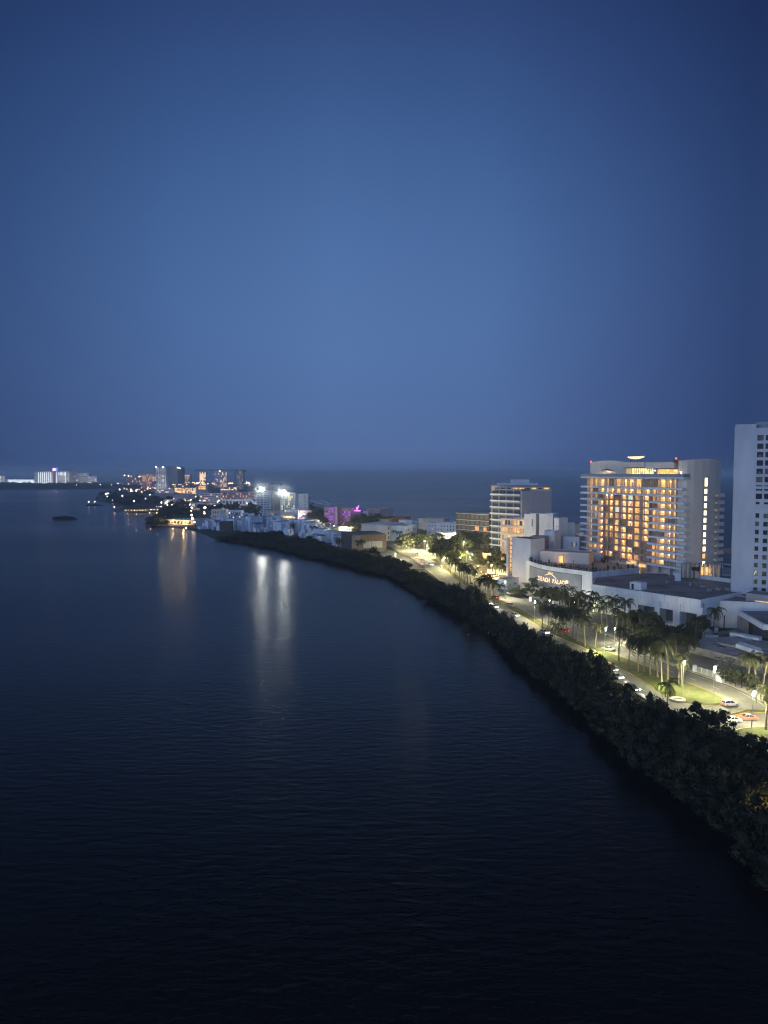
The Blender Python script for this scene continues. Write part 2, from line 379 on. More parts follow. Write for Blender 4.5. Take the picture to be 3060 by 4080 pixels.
# verge between road and forecourt
ver = [(2350,2498),(2480,2562),(2600,2624),(2700,2660),(2778,2687),(2906,2730),(2971,2760),(3018,2786),(3120,2842),(3150,2835),(3040,2770),(2985,2742),(2890,2714),(2780,2678),(2700,2650),(2600,2612),(2480,2550),(2360,2490)]
mb = MB(); mb.prism([(p.x,p.y) for p in gpoly(ver)], -.2, .14); structure('pavement', mb, sand)
def offline(px, off, n0=0):
    P = [G(x,y) for x,y in px]; out = []
    for i, p in enumerate(P):
        d = (P[min(i+1,len(P)-1)] - P[max(i-1,0)]).normalized(); out.append(p + Vector((-d.y,d.x,0))*off)
    return out
ribbon('road_marking', offline(outR[6:-1], -.6)[0:1] + offline(outR[6:-1], -.6)[1:], .14, .006, paintw)
ribbon('road_marking', offline([p for p in outL[3:-2]], -1.0), .14, .006, paintw)
# dashed lane lines
def dashes(a_px, b_px, t, step=9, ln=3.5):
    A = [G(x,y) for x,y in a_px]; 
    mb = MB()
    def walk(P):
        L_ = [0]
        for i in range(len(P)-1): L_.append(L_[-1] + (P[i+1]-P[i]).length)
        return L_
    B = [G(x,y) for x,y in b_px]
    def near(p): return min(((p - (B[i].lerp(B[i+1], s/8))).length, i, s) for i in range(len(B)-1) for s in range(9))
    mids = []
    for p in A:
        _, i, s = near(p); mids.append(p.lerp(B[i].lerp(B[i+1], s/8), t))
    Ls = walk(mids); s = 2
    while s + ln < Ls[-1]:
        pts = []
        for u in (s, s+ln):
            k = max(j for j in range(len(Ls)) if Ls[j] <= u); k = min(k, len(mids)-2)
            pts.append(mids[k].lerp(mids[k+1], (u-Ls[k])/max(.01, Ls[k+1]-Ls[k])))
        d = (pts[1]-pts[0]).normalized(); n = Vector((-d.y,d.x,0))*.09
        a, b = pts
        mb.quad((*(a-n).xy,.007),(*(b-n).xy,.007),(*(b+n).xy,.007),(*(a+n).xy,.007)); s += step
    structure('road_marking', mb, paintw)
dashes(med_R[1:15], outR, .5)
dashes(med_L[2:16], outL, .5)
# ------------------------------------------------------------------ generic building
PANES = {}
def pane(kind, w, h, mat, parent, at, nrm, name='window'):
    """a window: thin slab standing in its opening; nrm = outward direction in the building's frame ('f','r','l')"""
    key = (round(w,2), round(h,2), mat.name, nrm)
    if key not in PANES:
        mb = MB()
        if nrm == 'f': mb.box(0, w, 0, .08, 0, h)
        elif nrm == 'r': mb.box(-.08, 0, 0, w, 0, h)
        else: mb.box(0, .08, 0, w, 0, h)
        PANES[key] = mb.mesh(name, mat)
    return link(name, PANES[key], parent, at)
def punched(mb, fn, W_, z0, z1, holes, t):
    xs = sorted({0, W_} | {h[0] for h in holes} | {h[1] for h in holes}); zs = sorted({z0, z1} | {h[2] for h in holes} | {h[3] for h in holes})
    for i in range(len(xs)-1):
        for j in range(len(zs)-1):
            xm = (xs[i]+xs[i+1])/2; zm = (zs[j]+zs[j+1])/2
            if any(h[0] < xm < h[1] and h[2] < zm < h[3] for h in holes): continue
            mb.quad(fn(xs[i],0,zs[j]), fn(xs[i+1],0,zs[j]), fn(xs[i+1],0,zs[j+1]), fn(xs[i],0,zs[j+1]))
    for a,b,c,d in holes:
        mb.quad(fn(a,0,c),fn(b,0,c),fn(b,t,c),fn(a,t,c)); mb.quad(fn(a,t,d),fn(b,t,d),fn(b,0,d),fn(a,0,d))
        mb.quad(fn(a,0,c),fn(a,t,c),fn(a,t,d),fn(a,0,d)); mb.quad(fn(b,t,c),fn(b,0,c),fn(b,0,d),fn(b,t,d))
def pick(litmats, dark, p, rng):
    return rng.choice(litmats) if rng.random() < p else dark
def building(name, label, cat, A, B, dep, z0, z1, wall, faces=None, roof=None, parapet=.9, group=None, rooftop=0, overhang=0, seed=1):
    rng = random.Random(hash(label) % 9973 if False else sum(map(ord, label))*seed)
    A = Vector((A[0],A[1],0)); B = Vector((B[0],B[1],0)); W_ = (B-A).length; rz = math.atan2(B.y-A.y, B.x-A.x)
    root = empty(name, (A.x,A.y,z0), rz, label, cat, group)
    h = z1 - z0; faces = faces or {}
    fns = {'front': lambda s,r,z: (s, r, z), 'right': lambda s,r,z: (W_-r, s, z), 'left': lambda s,r,z: (r, dep-s, z), 'back': lambda s,r,z: (W_-s, dep-r, z)}
    mb = MB()
    for fc, fn in fns.items():
        Lf = W_ if fc in ('front','back') else dep
        sp = faces.get(fc); holes = []
        if sp:
            c, r = sp['cols'], sp['rows']; m0, m1 = sp.get('mx', (1.0,1.0)); b0, b1 = sp.get('mz', (1.0,1.0))
            cw = (Lf-m0-m1)/c; rh = (h-b0-b1)/r; ww = cw*sp.get('ww',.6); wh = rh*sp.get('wh',.55); t = sp.get('recess',.35)
            bal = sp.get('balcony')
            for j in range(r):
                for i in range(c):
                    if sp.get('skip') and (i,j) in sp['skip']: continue
                    a = m0 + cw*i + (cw-ww)/2; zz = b0 + rh*j + rh*sp.get('sill',.25)
                    holes.append((a, a+ww, zz, zz+wh))
                    mt = pick(sp.get('litm', [warm]), sp.get('dark', glass_d), sp.get('lit', .1), rng)
                    if fc == 'front': pane('w', ww, wh, mt, root, (a, t, zz), 'f')
                    elif fc == 'right': pane('w', ww, wh, mt, root, (W_-t, a, zz), 'r')
                    elif fc == 'left': pane('w', ww, wh, mt, root, (t, dep-a-ww, zz), 'l')
                if bal:
                    q = MB(); zb = b0 + rh*j + rh*.12
                    if fc == 'front': q.box(m0*.5, Lf-m1*.5, -bal, -.002, zb-.25, zb); q.box(m0*.5, Lf-m1*.5, -bal, -bal+.12, zb+.003, zb+sp.get('railh',.9))
                    elif fc == 'right': q.box(W_+.002, W_+bal, m0*.5, Lf-m1*.5, zb-.25, zb); q.box(W_+bal-.12, W_+bal, m0*.5, Lf-m1*.5, zb+.003, zb+sp.get('railh',.9))
                    else: q.box(-bal, -.002, m1*.5, Lf-m0*.5, zb-.25, zb); q.box(-bal, -bal+.12, m1*.5, Lf-m0*.5, zb+.003, zb+sp.get('railh',.9))
                    q.build('balcony', sp.get('balm', wall), root)
        punched(mb, fn, Lf, 0, h, holes, sp.get('recess',.35) if sp else .3)
    mb.build('wall', wall, root)
    q = MB(); q.box(.02-overhang, W_-.02+overhang, .02-overhang, dep-.02+overhang, h-parapet-.2 if not overhang else h+.004, h-parapet if not overhang else h+.4); q.build('roof', roof or roofm, root)
    if rooftop:
        q = MB()
        for k in range(rooftop):
            a = rng.uniform(.1,.7)*W_; b = rng.uniform(.25,.7)*dep; s = rng.uniform(.08,.2)*W_
            q.box(a, a+s, b, b+min(4,dep*.25), h-parapet+.003+k*.004, h+rng.uniform(.8,2.6))
        q.build('plant_room', wall, root)
    return root
def far(name, label, x0, x1, yt, D0, wall, yb=None, dep=None, sk=0, cat='building', z0=-.2, **kw):
    A = PD(x0, D0+sk); B = PD(x1, D0)
    z1 = ZD(yt, D0+sk/2)
    w = (B-A).length
    return building(name, label, cat, A, B, dep or max(6, w*.4), z0 if yb is None else ZD(yb, D0), z1, wall, **kw)
def lamp_pt(parent, loc, e, col=(1,.95,.75), r=.25, spot=None):
    l = bpy.data.lights.new('lamp_light', 'SPOT' if spot else 'POINT'); l.energy = e; l.color = col; l.shadow_soft_size = r
    if spot: l.spot_size = R(spot); l.spot_blend = .6
    o = bpy.data.objects.new('lamp_light', l); COL.objects.link(o); o.location = loc; o.parent = parent
    return o
def textobj(name, body, size, mat, parent, M, extrude=.1, offset=0.0, shear=0.0, space=1.0):
    c = bpy.data.curves.new(name, 'FONT'); c.body = body; c.size = size; c.extrude = extrude; c.align_x = 'CENTER' if len(body) == 1 else 'LEFT'; c.offset = offset; c.shear = shear; c.space_character = space
    t = bpy.data.objects.new(name, c); COL.objects.link(t)
    dg = bpy.context.evaluated_depsgraph_get(); me = bpy.data.meshes.new_from_object(t.evaluated_get(dg)); bpy.data.objects.remove(t); bpy.data.curves.remove(c)
    me.materials.clear(); me.materials.append(mat); me.name = name
    o = bpy.data.objects.new(name, me); COL.objects.link(o); o.parent = parent; o.matrix_local = M
    return o
# ================================================================== THE BIG HOTEL TOWER
def hotel_tower():
    A = Vector((112,392,0)); B = Vector((139,330,0)); Lw = (B-A).length; rz = math.atan2(B.y-A.y, B.x-A.x)
    root = empty('hotel_tower', (A.x,A.y,0), rz, 'wide curved beach hotel with glowing amber balcony rooms and a tall blank stair wall', 'hotel')
    zt = [58.1, 53.1] + [53.1-3.38*k for k in range(1,12)]
    left = [(.4,3.9),(4.7,4.5),(9.5,3.9)]
    mid = [(14.1,2.9),(17.7,3.1),(21.6,3.9),(26.4,4.1),(31.1,4.1),(35.9,4.7),(41.6,4.6)]
    right = [(47.2,4.7),(52.2,4.5),(56.9,3.5),(60.6,2.7),(63.6,3.4)]
    rows = ["llL"+"ldlLLld"+"dLLld","ldL"+"wLlLLlL"+"lLLld","lld"+"LLdLwlL"+"lLLld","ldL"+"lLlLLlL"+"dLLld","llL"+"dLwLLlL"+"lLLld","llL"+"lLlLLlL"+"lLddd",
            "ldL"+"ldldLlL"+"lLLld","ldL"+"lLlLdlL"+"ddLld","ldL"+"lllLLlL"+"dLLld","ldL"+"ddlLdld"+"lLLld","llL"+"ddlLLdd"+"lLLld","ldL"+"lLdLLld"+"lLddd"]
    zb = zt[12]-.9
    # structural wall: middle block with punched openings, set-back walls behind the balconies
    holes = []
    for i in range(2, 12):
        for (u, w) in mid: holes.append((u-13.2, u-13.2+w, zt[i+1]+.2, zt[i+1]+2.8))
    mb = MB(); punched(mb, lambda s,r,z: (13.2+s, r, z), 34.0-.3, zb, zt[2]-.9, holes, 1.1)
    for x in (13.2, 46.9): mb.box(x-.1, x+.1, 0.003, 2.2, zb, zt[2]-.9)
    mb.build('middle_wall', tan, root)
    mb = MB()
    holesb = []
    for i in range(12):
        for (u, w) in left + right + (mid if i < 2 else []):
            holesb.append((u, u+w, zt[i+1]+.08, zt[i]-1.2))
    punched(mb, lambda s,r,z: (s, 1.6+r, z), 68, zb, 58.0, holesb, .4)
    for i in range(12):
        for (u, w) in left + right + (mid if i < 2 else []):
            mb.box(u-.42, u-.22, .1, 1.598, zt[i+1]+.002, zt[i]-.9)
    mb.box(0,68.5,3,22,15,57.6); mb.box(2,66,2.0,20,-.2,15)
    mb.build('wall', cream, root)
    for i in range(12):
        f = zt[i+1]; c = zt[i]
        sb = MB()
        if i < 1: sb.box(-3.4, 68.6, -1.7, 1.58, f-1.0, f)
        elif i < 2: sb.box(-3.4, 69.2, -1.7, 1.58, f-1.0, f)
        else:
            sb.box(-3.4, 13.08, -1.7, 1.58, f-1.0, f)
        sb.box(-3.4, -.01, 1.582, 16, f-1.0, f)
        st = sb.build('storey', white, root)
        if i >= 2:
            q = MB(); q.box(47.1, 69.6+min(i,6)*.15, -1.7, 1.58, f-1.0, f); q.build('balcony_slab', white, st)
        if i >= 1:
            q = MB(); q.box(62, 72.0, 16.9, 21.7, f-.95, f+.15); q.box(71.9,72.0,17,21.6,f+.152,f+.8); q.build('sea_balcony', cream, st)
        # railings
        segs = [(-3.3, 68.4)] if i < 2 else [(-3.3, 13.0), (47.2, 69.4)]
        for a, b in segs:
            q = MB()
            q.box(a, b, -1.66, -1.62, f+.002, f+.12)
            q.box(a, b, -1.70, -1.60, f+.95, f+1.02)
            n = int((b-a)/2.4)
            for k in range(n+1): q.box(a+(b-a)*k/n-.03, a+(b-a)*k/n+.03, -1.69, -1.61, f+.122, f+.95)
            q.build('railing', rail_glass, st)
        cells = left + mid + right
        for k, (u, w) in enumerate(cells):
            ch = rows[i][k]; ismid = 3 <= k < 10 and i >= 2
            mt = {'l': (warm, warm, emit('lit_room_soft', (1.0,.50,.18), .62, .45, .9))[(k*3+i)%3], 'L': warmhi if (k+i) % 3 else warm, 'w': coolr, 'd': emit('dark_room_glow', (.9,.6,.42), .055, .5, .9)}[ch]  # dark rooms get a faint brown glow painted in as emission
            if ismid: y, z, h = 1.0, f+.2, 2.6
            else: y, z, h = 1.9, f+.08, c-1.2-f-.08
            wd = pane('w', w, h, mt, st, (u, y, z), 'f')
            wd['label'] = 'room glowing amber' if ch in 'lL' else ('room lit pale white' if ch == 'w' else 'dark room with a faint painted glow')
            if ch in 'lL':   # half drawn curtain
                q = MB(); q.box(u+w*.06+(k%3)*w*.28, u+w*.06+(k%3)*w*.28+w*.2, y-.06, y-.02, z, z+h*.96); q.build('curtain', beige, st)
            if ch == 'L':
                q = MB(); q.ball((u+w*.42, y-.30, z+h*.72), .27, 8, 5); q.build('lamp', bulbm, st)
    # end tower with the stair windows
    plan = [(62,3.01),(64,.35),(66.5,.05),(68.6,1.2),(70.0,4),(70.9,8),(71.1,12),(70.6,17),(69.2,21.9),(62,21.9)]
    n = len(plan); mb = MB()
    topz = lambda p: 65.6 + 1.1*math.sin(math.pi*min(1,max(0,(p[1]+2)/26)))
    vs = [(x,y,0) for x,y in plan] + [(x,y,topz((x,y))) for x,y in plan]
    mb.add(vs, [(i,(i+1)%n,n+(i+1)%n,n+i) for i in range(n)]); mb.add(vs[n:], [tuple(range(n))[::-1]])
    mb.build('stair_wall', cream, root, smooth=False)
    for k, yz in enumerate((365,460,535,608,683,758,832,907,980,1055,1127,1205)):
        py = 1780 + yz*.3858; z = ZD(py, 331.5); hh = 2.0 if k == 0 else 1.1
        q = MB(); y0 = 10.4 - .1*k*.3
        q.box(70.9, 71.16, y0-1.05, y0+1.05, z-hh-.15, z+hh+.15); fr = q.build('stair_window_frame', metald, root)
        q = MB(); q.box(71.161, 71.2, y0-.85, y0+.85, z-hh, z+hh); q.build('stair_window', warmhi if k == 10 else stairl, fr)
    # roof terrace
    q = MB(); q.box(-3.4, 69.4, -1.7, 3.2, 57.3, 58.1); q.box(-3.4,68,3.21,22,57.3,58.09); q.build('roof_terrace_slab', white, root)
    q = MB(); q.box(-3.3, 69.2, -1.64, -1.6, 58.1, 59.6); q.box(69.2,69.24,-1.6,3,58.1,59.6); q.build('glass_railing', rail_glass, root)
    q = MB()
    N = 16
    P = [(0.0+27*t/N, 2.2+3.0*(1-math.sin(math.pi*t/N))*.0+ (0 if t<N else 0)) for t in range(N+1)]
    for t in range(N):
        x0, x1 = P[t][0], P[t+1][0]; za = 65.2+1.5*math.sin(math.pi*(t+3)/(N+5)); zc = 65.2+1.5*math.sin(math.pi*(t+4)/(N+5))
        q.add([(x0,2,58.1),(x1,2,58.1),(x1,2.6,58.1),(x0,2.6,58.1),(x0,2,za),(x1,2,zc),(x1,2.6,zc),(x0,2.6,za)], [(0,3,2,1),(4,5,6,7),(0,1,5,4),(1,2,6,5),(2,3,7,6),(3,0,4,7)])
    q.box(0,.6,2.601,18,58.1,65.6)
    q.build('roof_parapet', cream, root)
    q = MB(); q.box(27.6, 42, .4, 14, 62.9, 65.5); q.box(42.01, 60.5, 1.4, 14, 62.3, 65.3); q.box(28,29,1.0,13,58.1,62.9); q.box(44,60.4,7.0,13,58.1,62.3); q.build('rooftop_pavilion', cream, root)
    q = MB(); q.box(28, 41.8, .2, 5, 62.55, 62.8); q.box(43.5,60.3,.8,6,61.9,62.15); q.build('pavilion_canopy', metald, root)
    q = MB(); q.box(29.1, 43.9, 5.0, 5.2, 58.2, 62.4); bar = q.build('bar_window', barlit, root)
    q = MB()
    for k in range(11): q.box(29.1+k*1.48, 29.2+k*1.48, 4.8, 4.98, 58.2, 62.5)
    q.build('bar_mullions', metald, bar)
    q = MB(); q.box(45,59,6.8,6.95,58.4,61.8); q.build('bar_window', warm, root)
    lamp_pt(root,(35,1.5,61.5),500,(1,.8,.4)); lamp_pt(root,(52,3,61.2),500,(1,.72,.38)); lamp_pt(root,(14,0,61.0),260,(1,.75,.5)); lamp_pt(root,(66,-.5,60),120,(1,.8,.6))
    for (u, z) in ((5.5,59.0),(8,59.0),(13,59.1),(18.5,58.7),(27,58.7),(33,58.8),(50.5,61.2),(60,59.0),(55,58.8)):
        q = MB(); q.ball((u, -.6, z), .22); q.build('terrace_lamp', bulbw, root)
    q = MB(); rg = random.Random(4)
    for k in range(26):
        u = rg.uniform(3, 66); hh = rg.uniform(.7,1.5); q.box(u, u+rg.uniform(.4,1.6), rg.uniform(-.9,.1), .9, 58.103, 58.1+hh)
    q.build('terrace_furniture', metald, root)
    q = MB(); q.tube((15,0,58.1),(15,0,61.6),.06); q.add([(11,-.5,61.4),(19,-.5,61.4),(19,1.5,61.4),(11,1.5,61.4),(15,.5,62.3)], [(0,1,4),(1,2,4),(2,3,4),(3,0,4),(0,3,2,1)]); q.build('parasol', metald, root)
    for (u, y, z) in ((0.3, 2.3, 66.3),(61.5, 1.5, 66.9)):
        q = MB(); q.ball((u,y,z), .38); q.build('beacon', redem, root)
    q = MB(); q.box(60.5,66,.5,10,65.0,66.2); q.box(61,61.2,.45,.499,65.3,66); q.build('roof_block', redroof, root)
    q = MB(); q.tube((55,8,65.3),(55,8,68.5),.08); q.build('antenna', metald, root)
    # glowing crescent sign on the roof
    q = MB()
    for k in range(13):
        t = (k-6)/6; u = 33.5+t*5.4; lo = 67.1+.75*t*t; q.box(u-.30, u+.30, 3.0, 3.2, lo, 68.55-.15*(k%2))
    q.box(27.9,39.2,3.02,3.18,68.2,68.36)
    sg = q.build('roof_sign_letters', signem, root)
    q = MB()
    for u in (29.5,32,34.5,37): q.box(u,u+.12,3.3,3.42,65.5,68)
    q.build('sign_frame', metald, sg)
    # lobby level: dim soffit lights and columns
    q = MB()
    for k in range(6): q.box(24+k*7.2, 25.2+k*7.2, -.6, .6, -.2, zb-.01)
    q.build('lobby_columns', beige, root)
    q = MB(); q.box(30, 44, 1.85, 1.95, 12.8, 14.2); q.build('lobby_window', warm, root)
    lamp_pt(root, (36, -2, 12.5), 900, (1,.7,.3))
    return root
hotel_tower()
# ================================================================== SIGN BUILDING
curve = [(75.2,378),(76.4,366),(78.3,355.5),(81.0,348.5),(84.3,343),(87.6,338.8),(91,335),(93.9,331.2),(96.6,327.5)]
def sign_building():
    root = empty('theatre_building', (0,0,0), 0, 'low white building with a curved facade, big grey sign panel and planted roof terrace', 'building')
    poly = curve + [(124,343),(127,352),(108,392),(88,404)]
    mb = MB(); mb.prism([(x,y) for x,y in poly], -.2, 13.6); mb.build('wall', white, root)
    # parapet
    mb = MB(); n = len(poly)
    for i in range(n):
        a, b = Vector((*poly[i],0)), Vector((*poly[(i+1)%n],0)); d = (b-a).normalized(); m = (a+b)/2; mb.obox((m.x,m.y,13.9), (b-a).length/2, .12, .298, math.atan2(d.y,d.x))
    mb.build('parapet', white, root)
    # deck
    cen = Vector((100,362)); mb = MB(); mb.prism([tuple(Vector(p).lerp(cen,.02)) for p in poly], 13.603, 13.64); mb.build('deck', wallmat('terrace_decking', (.40,.34,.28), .85, .25, .2, streak=False), root)
    cv = [Vector((x,y,0)) for x,y in curve]
    def at(px, out=0.0, py=2310):
        k = ray(px, py); k = k.x/k.y
        for i in range(len(cv)-1):
            a, b = cv[i], cv[i+1]
            t0 = a.x-k*a.y; t1 = b.x-k*b.y
            if t0*t1 <= 0:
                t = t0/(t0-t1); p = a.lerp(b,t); d = (b-a).normalized()
                nrm = Vector((d.y,-d.x,0)); return p+nrm*out, nrm, d
        d = (cv[-1]-cv[-2]).normalized(); return cv[-1], Vector((d.y,-d.x,0)), d
    # grey panel, a smooth strip following the curve
    N = 24; mb = MB(); ring = []
    for i in range(N+1):
        px = 2112+(2317-2112)*i/N; p, nr, d = at(px, .14); t = i/N
        ring.append((p, nr))
    for i in range(N):
        (p,n1),(q,n2) = ring[i], ring[i+1]
        z0 = 3.9; z1 = 11.9
        mb.add([(p.x,p.y,z0),(q.x,q.y,z0),(q.x,q.y,z1),(p.x,p.y,z1)], [(0,1,2,3)])
        a = p-n1*.13; b = q-n2*.13
        mb.add([(p.x,p.y,z1),(q.x,q.y,z1),(b.x,b.y,z1),(a.x,a.y,z1)], [(0,1,2,3)])
    mb.build('sign_panel', grey, root)
    mb = MB()
    for i in range(N):
        (p,n1),(q,n2) = ring[i], ring[i+1]
        for z0,z1 in ((11.9,12.1),(3.7,3.9)):
            e = [p+n1*.1,q+n2*.1,q-n2*.1,p-n1*.1]; mb.add([(v.x,v.y,z0) for v in e]+[(v.x,v.y,z1) for v in e], [(0,1,5,4),(1,2,6,5),(2,3,7,6),(3,0,4,7),(4,5,6,7),(0,3,2,1)])
    for p,n1 in (ring[0],ring[-1]): mb.obox((p.x,p.y,7.9),.12,.12,4.2,math.atan2(n1.y,n1.x))
    mb.build('panel_frame', metald, root)
    # letters
    txt = "BEACH PALACE"; s0, s1 = 2149, 2254; zc = 6.2
    for i, ch in enumerate(txt):
        if ch == ' ': continue
        px = s0+(s1-s0)*i/(len(txt)-1); p, nr, d = at(px, .30)
        M = Matrix((d, Vector((0,0,1)), nr)).transposed().to_4x4(); M.translation = Vector((p.x,p.y,zc))
        gap = (at(s0+(s1-s0)*(i+.5)/(len(txt)-1),.3)[0]-at(s0+(s1-s0)*(i-.5)/(len(txt)-1),.3)[0]).length
        textobj('sign_letter', ch, 3.05, signem, root, M @ Matrix.Diagonal((min(1.5, gap/2.3),1,1,1)), .06, .015)
    p, nr, d = at(2260,.3)
    M = Matrix((d, Vector((0,0,1)), nr)).transposed().to_4x4(); M.translation = Vector((p.x,p.y,zc+1.0)); textobj('sign_letter', '\u00ae', 1.9, signem, root, M, .1, .03)
    # arch stroke with small crown above the words
    mb = MB(); pts = []
    for k in range(15):
        t = k/14; px = 2172+(2219-2172)*t; p, nr, d = at(px,.3); z = 9.35+1.15*math.sin(math.pi*min(1,t*1.05)) - 1.6*max(0,t-.55)
        pts.append(Vector((p.x,p.y,z)))
    for a, b, r in zip(pts, pts[1:], range(14)): mb.tube(a, b, .08+.09*math.sin(math.pi*r/13), n=6)
    for dx, h in ((-4,.9),(-1,1.2),(2,1.2),(5,.9)):
        p, nr, d = at(2193+dx*1.3,.3); q, _, _ = at(2193+dx*2.4,.3); mb.tube((p.x,p.y,10.6),(q.x,q.y,10.6+h),.14,.05)
    mb.build('sign_emblem', signem, root)
    # lower openings
    mb = MB(); 
    for a_, b_, z0_, z1_ in ((2160,2205,.0,3.4),(2232,2268,0,2.6)):
        for i in range(6):
            p,n1,_ = at(a_+(b_-a_)*i/6,.05); q,n2,_ = at(a_+(b_-a_)*(i+1)/6,.05)
            mb.add([(p.x,p.y,z0_),(q.x,q.y,z0_),(q.x,q.y,z1_),(p.x,p.y,z1_)], [(0,1,2,3)])
    mb.build('entrance_opening', glass_d, root)
    return at
sign_at = sign_building()
# roof pavilion behind the terrace
building('roof_pavilion', 'cream rooftop pavilion with one glowing doorway behind the planted terrace', 'building', (82,371), (104,359), 12, 13.65, 19.3, cream, {}, roofw, .3)
dd = empty('lit_doorway', (0,0,0), 0, 'tall doorway glowing amber in the cream rooftop pavilion', 'doorway')
A_, B_ = Vector((82,371,0)), Vector((104,359,0)); d_ = (B_-A_).normalized(); p_ = A_+d_*11.0
q = MB(); q.obox((p_.x-.05,p_.y-.15,15.5), .95, .09, 1.75, math.atan2(d_.y,d_.x)); q.build('door_pane', warmhi, dd)
q = MB(); q.obox((p_.x+d_.x*0-.05+.1,p_.y-.05,15.5), 1.12, .09, 1.9, math.atan2(d_.y,d_.x)); q.build('door_frame', metald, dd)
lamp_pt(dd, (p_.x-1.2,p_.y-2.2,15.5), 160, (1,.6,.22))
# ================================================================== LOADING PODIUM
def podium():
    A = Vector((90.4,305.7,0)); B = Vector((120.3,268,0)); Lw = (B-A).length; rz = math.atan2(B.y-A.y,B.x-A.x)
    root = empty('podium_building', (0,0,0), 0, 'long low white podium with a dark flat roof and three open loading bays', 'building')
    d = (B-A).normalized(); n = Vector((-d.y,d.x,0))
    def s_of(px, py=2450):
        k = ray(px,py); k = k.x/k.y; return ((k*A.y-A.x)/((d.x-k*d.y)))
    holes = []
    for a,b,z1 in ((2541,2612,6.3),(2628,2681,6.3),(2711,2780,6.3)):
        holes.append((s_of(a), s_of(b), .7, z1))
    fn = lambda s,r,z: (A.x+d.x*s+n.x*r, A.y+d.y*s+n.y*r, z)
    mb = MB(); punched(mb, fn, Lw, -.2, 8.9, holes, 5.0)
    # upper band stands proud
    def bx(s0,s1,r0,r1,z0,z1,mbb):
        c = A + d*((s0+s1)/2) + n*((r0+r1)/2); mbb.obox((c.x,c.y,(z0+z1)/2), (s1-s0)/2, (r1-r0)/2, (z1-z0)/2, rz)
    bx(-.4, Lw+.5, -.5, .3, 8.95, 11.9, mb)
    # right flank, going back
    C = Vector((150,290,0)); e = (C-B).normalized(); m = Vector((-e.y,e.x,0)); Lr = (C-B).length
    fn2 = lambda s,r,z: (B.x+e.x*s+m.x*r, B.y+e.y*s+m.y*r, z)
    punched(mb, fn2, Lr, -.2, 11.9, [(3.0,9.3,1.2,5.6),(2.0,3.4,8.6,10.4),(26,28,8.8,10.6)], 3.0)
    for P_, Q_ in (((150,290),(176,330)),((176,330),(146,340)),((146,340),(126,343)),((98,327),(90.4,305.7))):
        p, q = Vector((*P_,0)), Vector((*Q_,0)); dd = (q-p).normalized(); mm = (p+q)/2; mb.obox((mm.x,mm.y,5.8), (q-p).length/2, .15, 6.1, math.atan2(dd.y,dd.x))
    mb.build('wall', white, root)
    poly = [(90.4+.4,305.7+.2),(120.3,268.4),(150,290.2),(176,330),(146,340),(126,343.2),(97,327)]
    mb = MB(); mb.prism(poly, 11.2, 11.5); mb.build('roof', roofm, root)
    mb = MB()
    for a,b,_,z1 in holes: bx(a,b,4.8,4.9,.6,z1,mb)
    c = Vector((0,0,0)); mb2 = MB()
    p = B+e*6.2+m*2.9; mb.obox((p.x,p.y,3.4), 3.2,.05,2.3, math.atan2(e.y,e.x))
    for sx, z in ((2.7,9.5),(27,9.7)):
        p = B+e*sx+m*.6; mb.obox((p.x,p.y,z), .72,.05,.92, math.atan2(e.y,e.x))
    mb.build('bay_shade_panel', dgrey, root)  # dark panels backing the openings; the bays' shade is in their colour
    mb = MB()
    for a,b,_,z1 in holes:
        bx(a,b,-.3,.6,z1-.003,z1+.6,mb)
    for px in (2620,2700,2790):
        s = s_of(px); bx(s-1.1,s+1.1,-.45,-.003,-.2,8.9,mb)
    mb.build('column', white, root)
    mb = MB()
    for k in range(7): bx(3+k*6.4, 3.06+k*6.4, -.03 if 1 < k else -.02, .05, -.1, 8.88, mb)
    for k in range(9): bx(2+k*5.3, 2.05+k*5.3, -.53, -.40, 9.0, 11.86, mb)
    mb.build('wall_joint', dgrey, root)
    mb = MB()   # stair head on the roof
    p = G(2553,2352,11.5); mb.obox((p.x,p.y+3,13.0), 2.6, 2.2, 1.5, rz); mb.build('stair_head', white, root)
    mb = MB(); p2 = Vector((p.x,p.y+3,0))-n*2.25-d*1.2; mb.obox((p2.x,p2.y,12.7), .5,.06,1.1, rz); mb.build('stair_head_door', glass_d, root)
    mb = MB(); rg = random.Random(3)   # shallow roof upstands, vents
    for k in range(5):
        p = A + d*rg.uniform(6,40) + n*rg.uniform(5,30); mb.obox((p.x,p.y,11.7), rg.uniform(.25,.5), rg.uniform(.25,.5), .2, rz+rg.uniform(0,1))
    mb.build('roof_vent', dgrey, root)
    mb = MB()
    for k in range(1,6): bx(3, Lw-2, k*6, k*6+.18, 11.503, 11.54, mb)
    mb.build('roof_seam', dgrey, root)
podium()
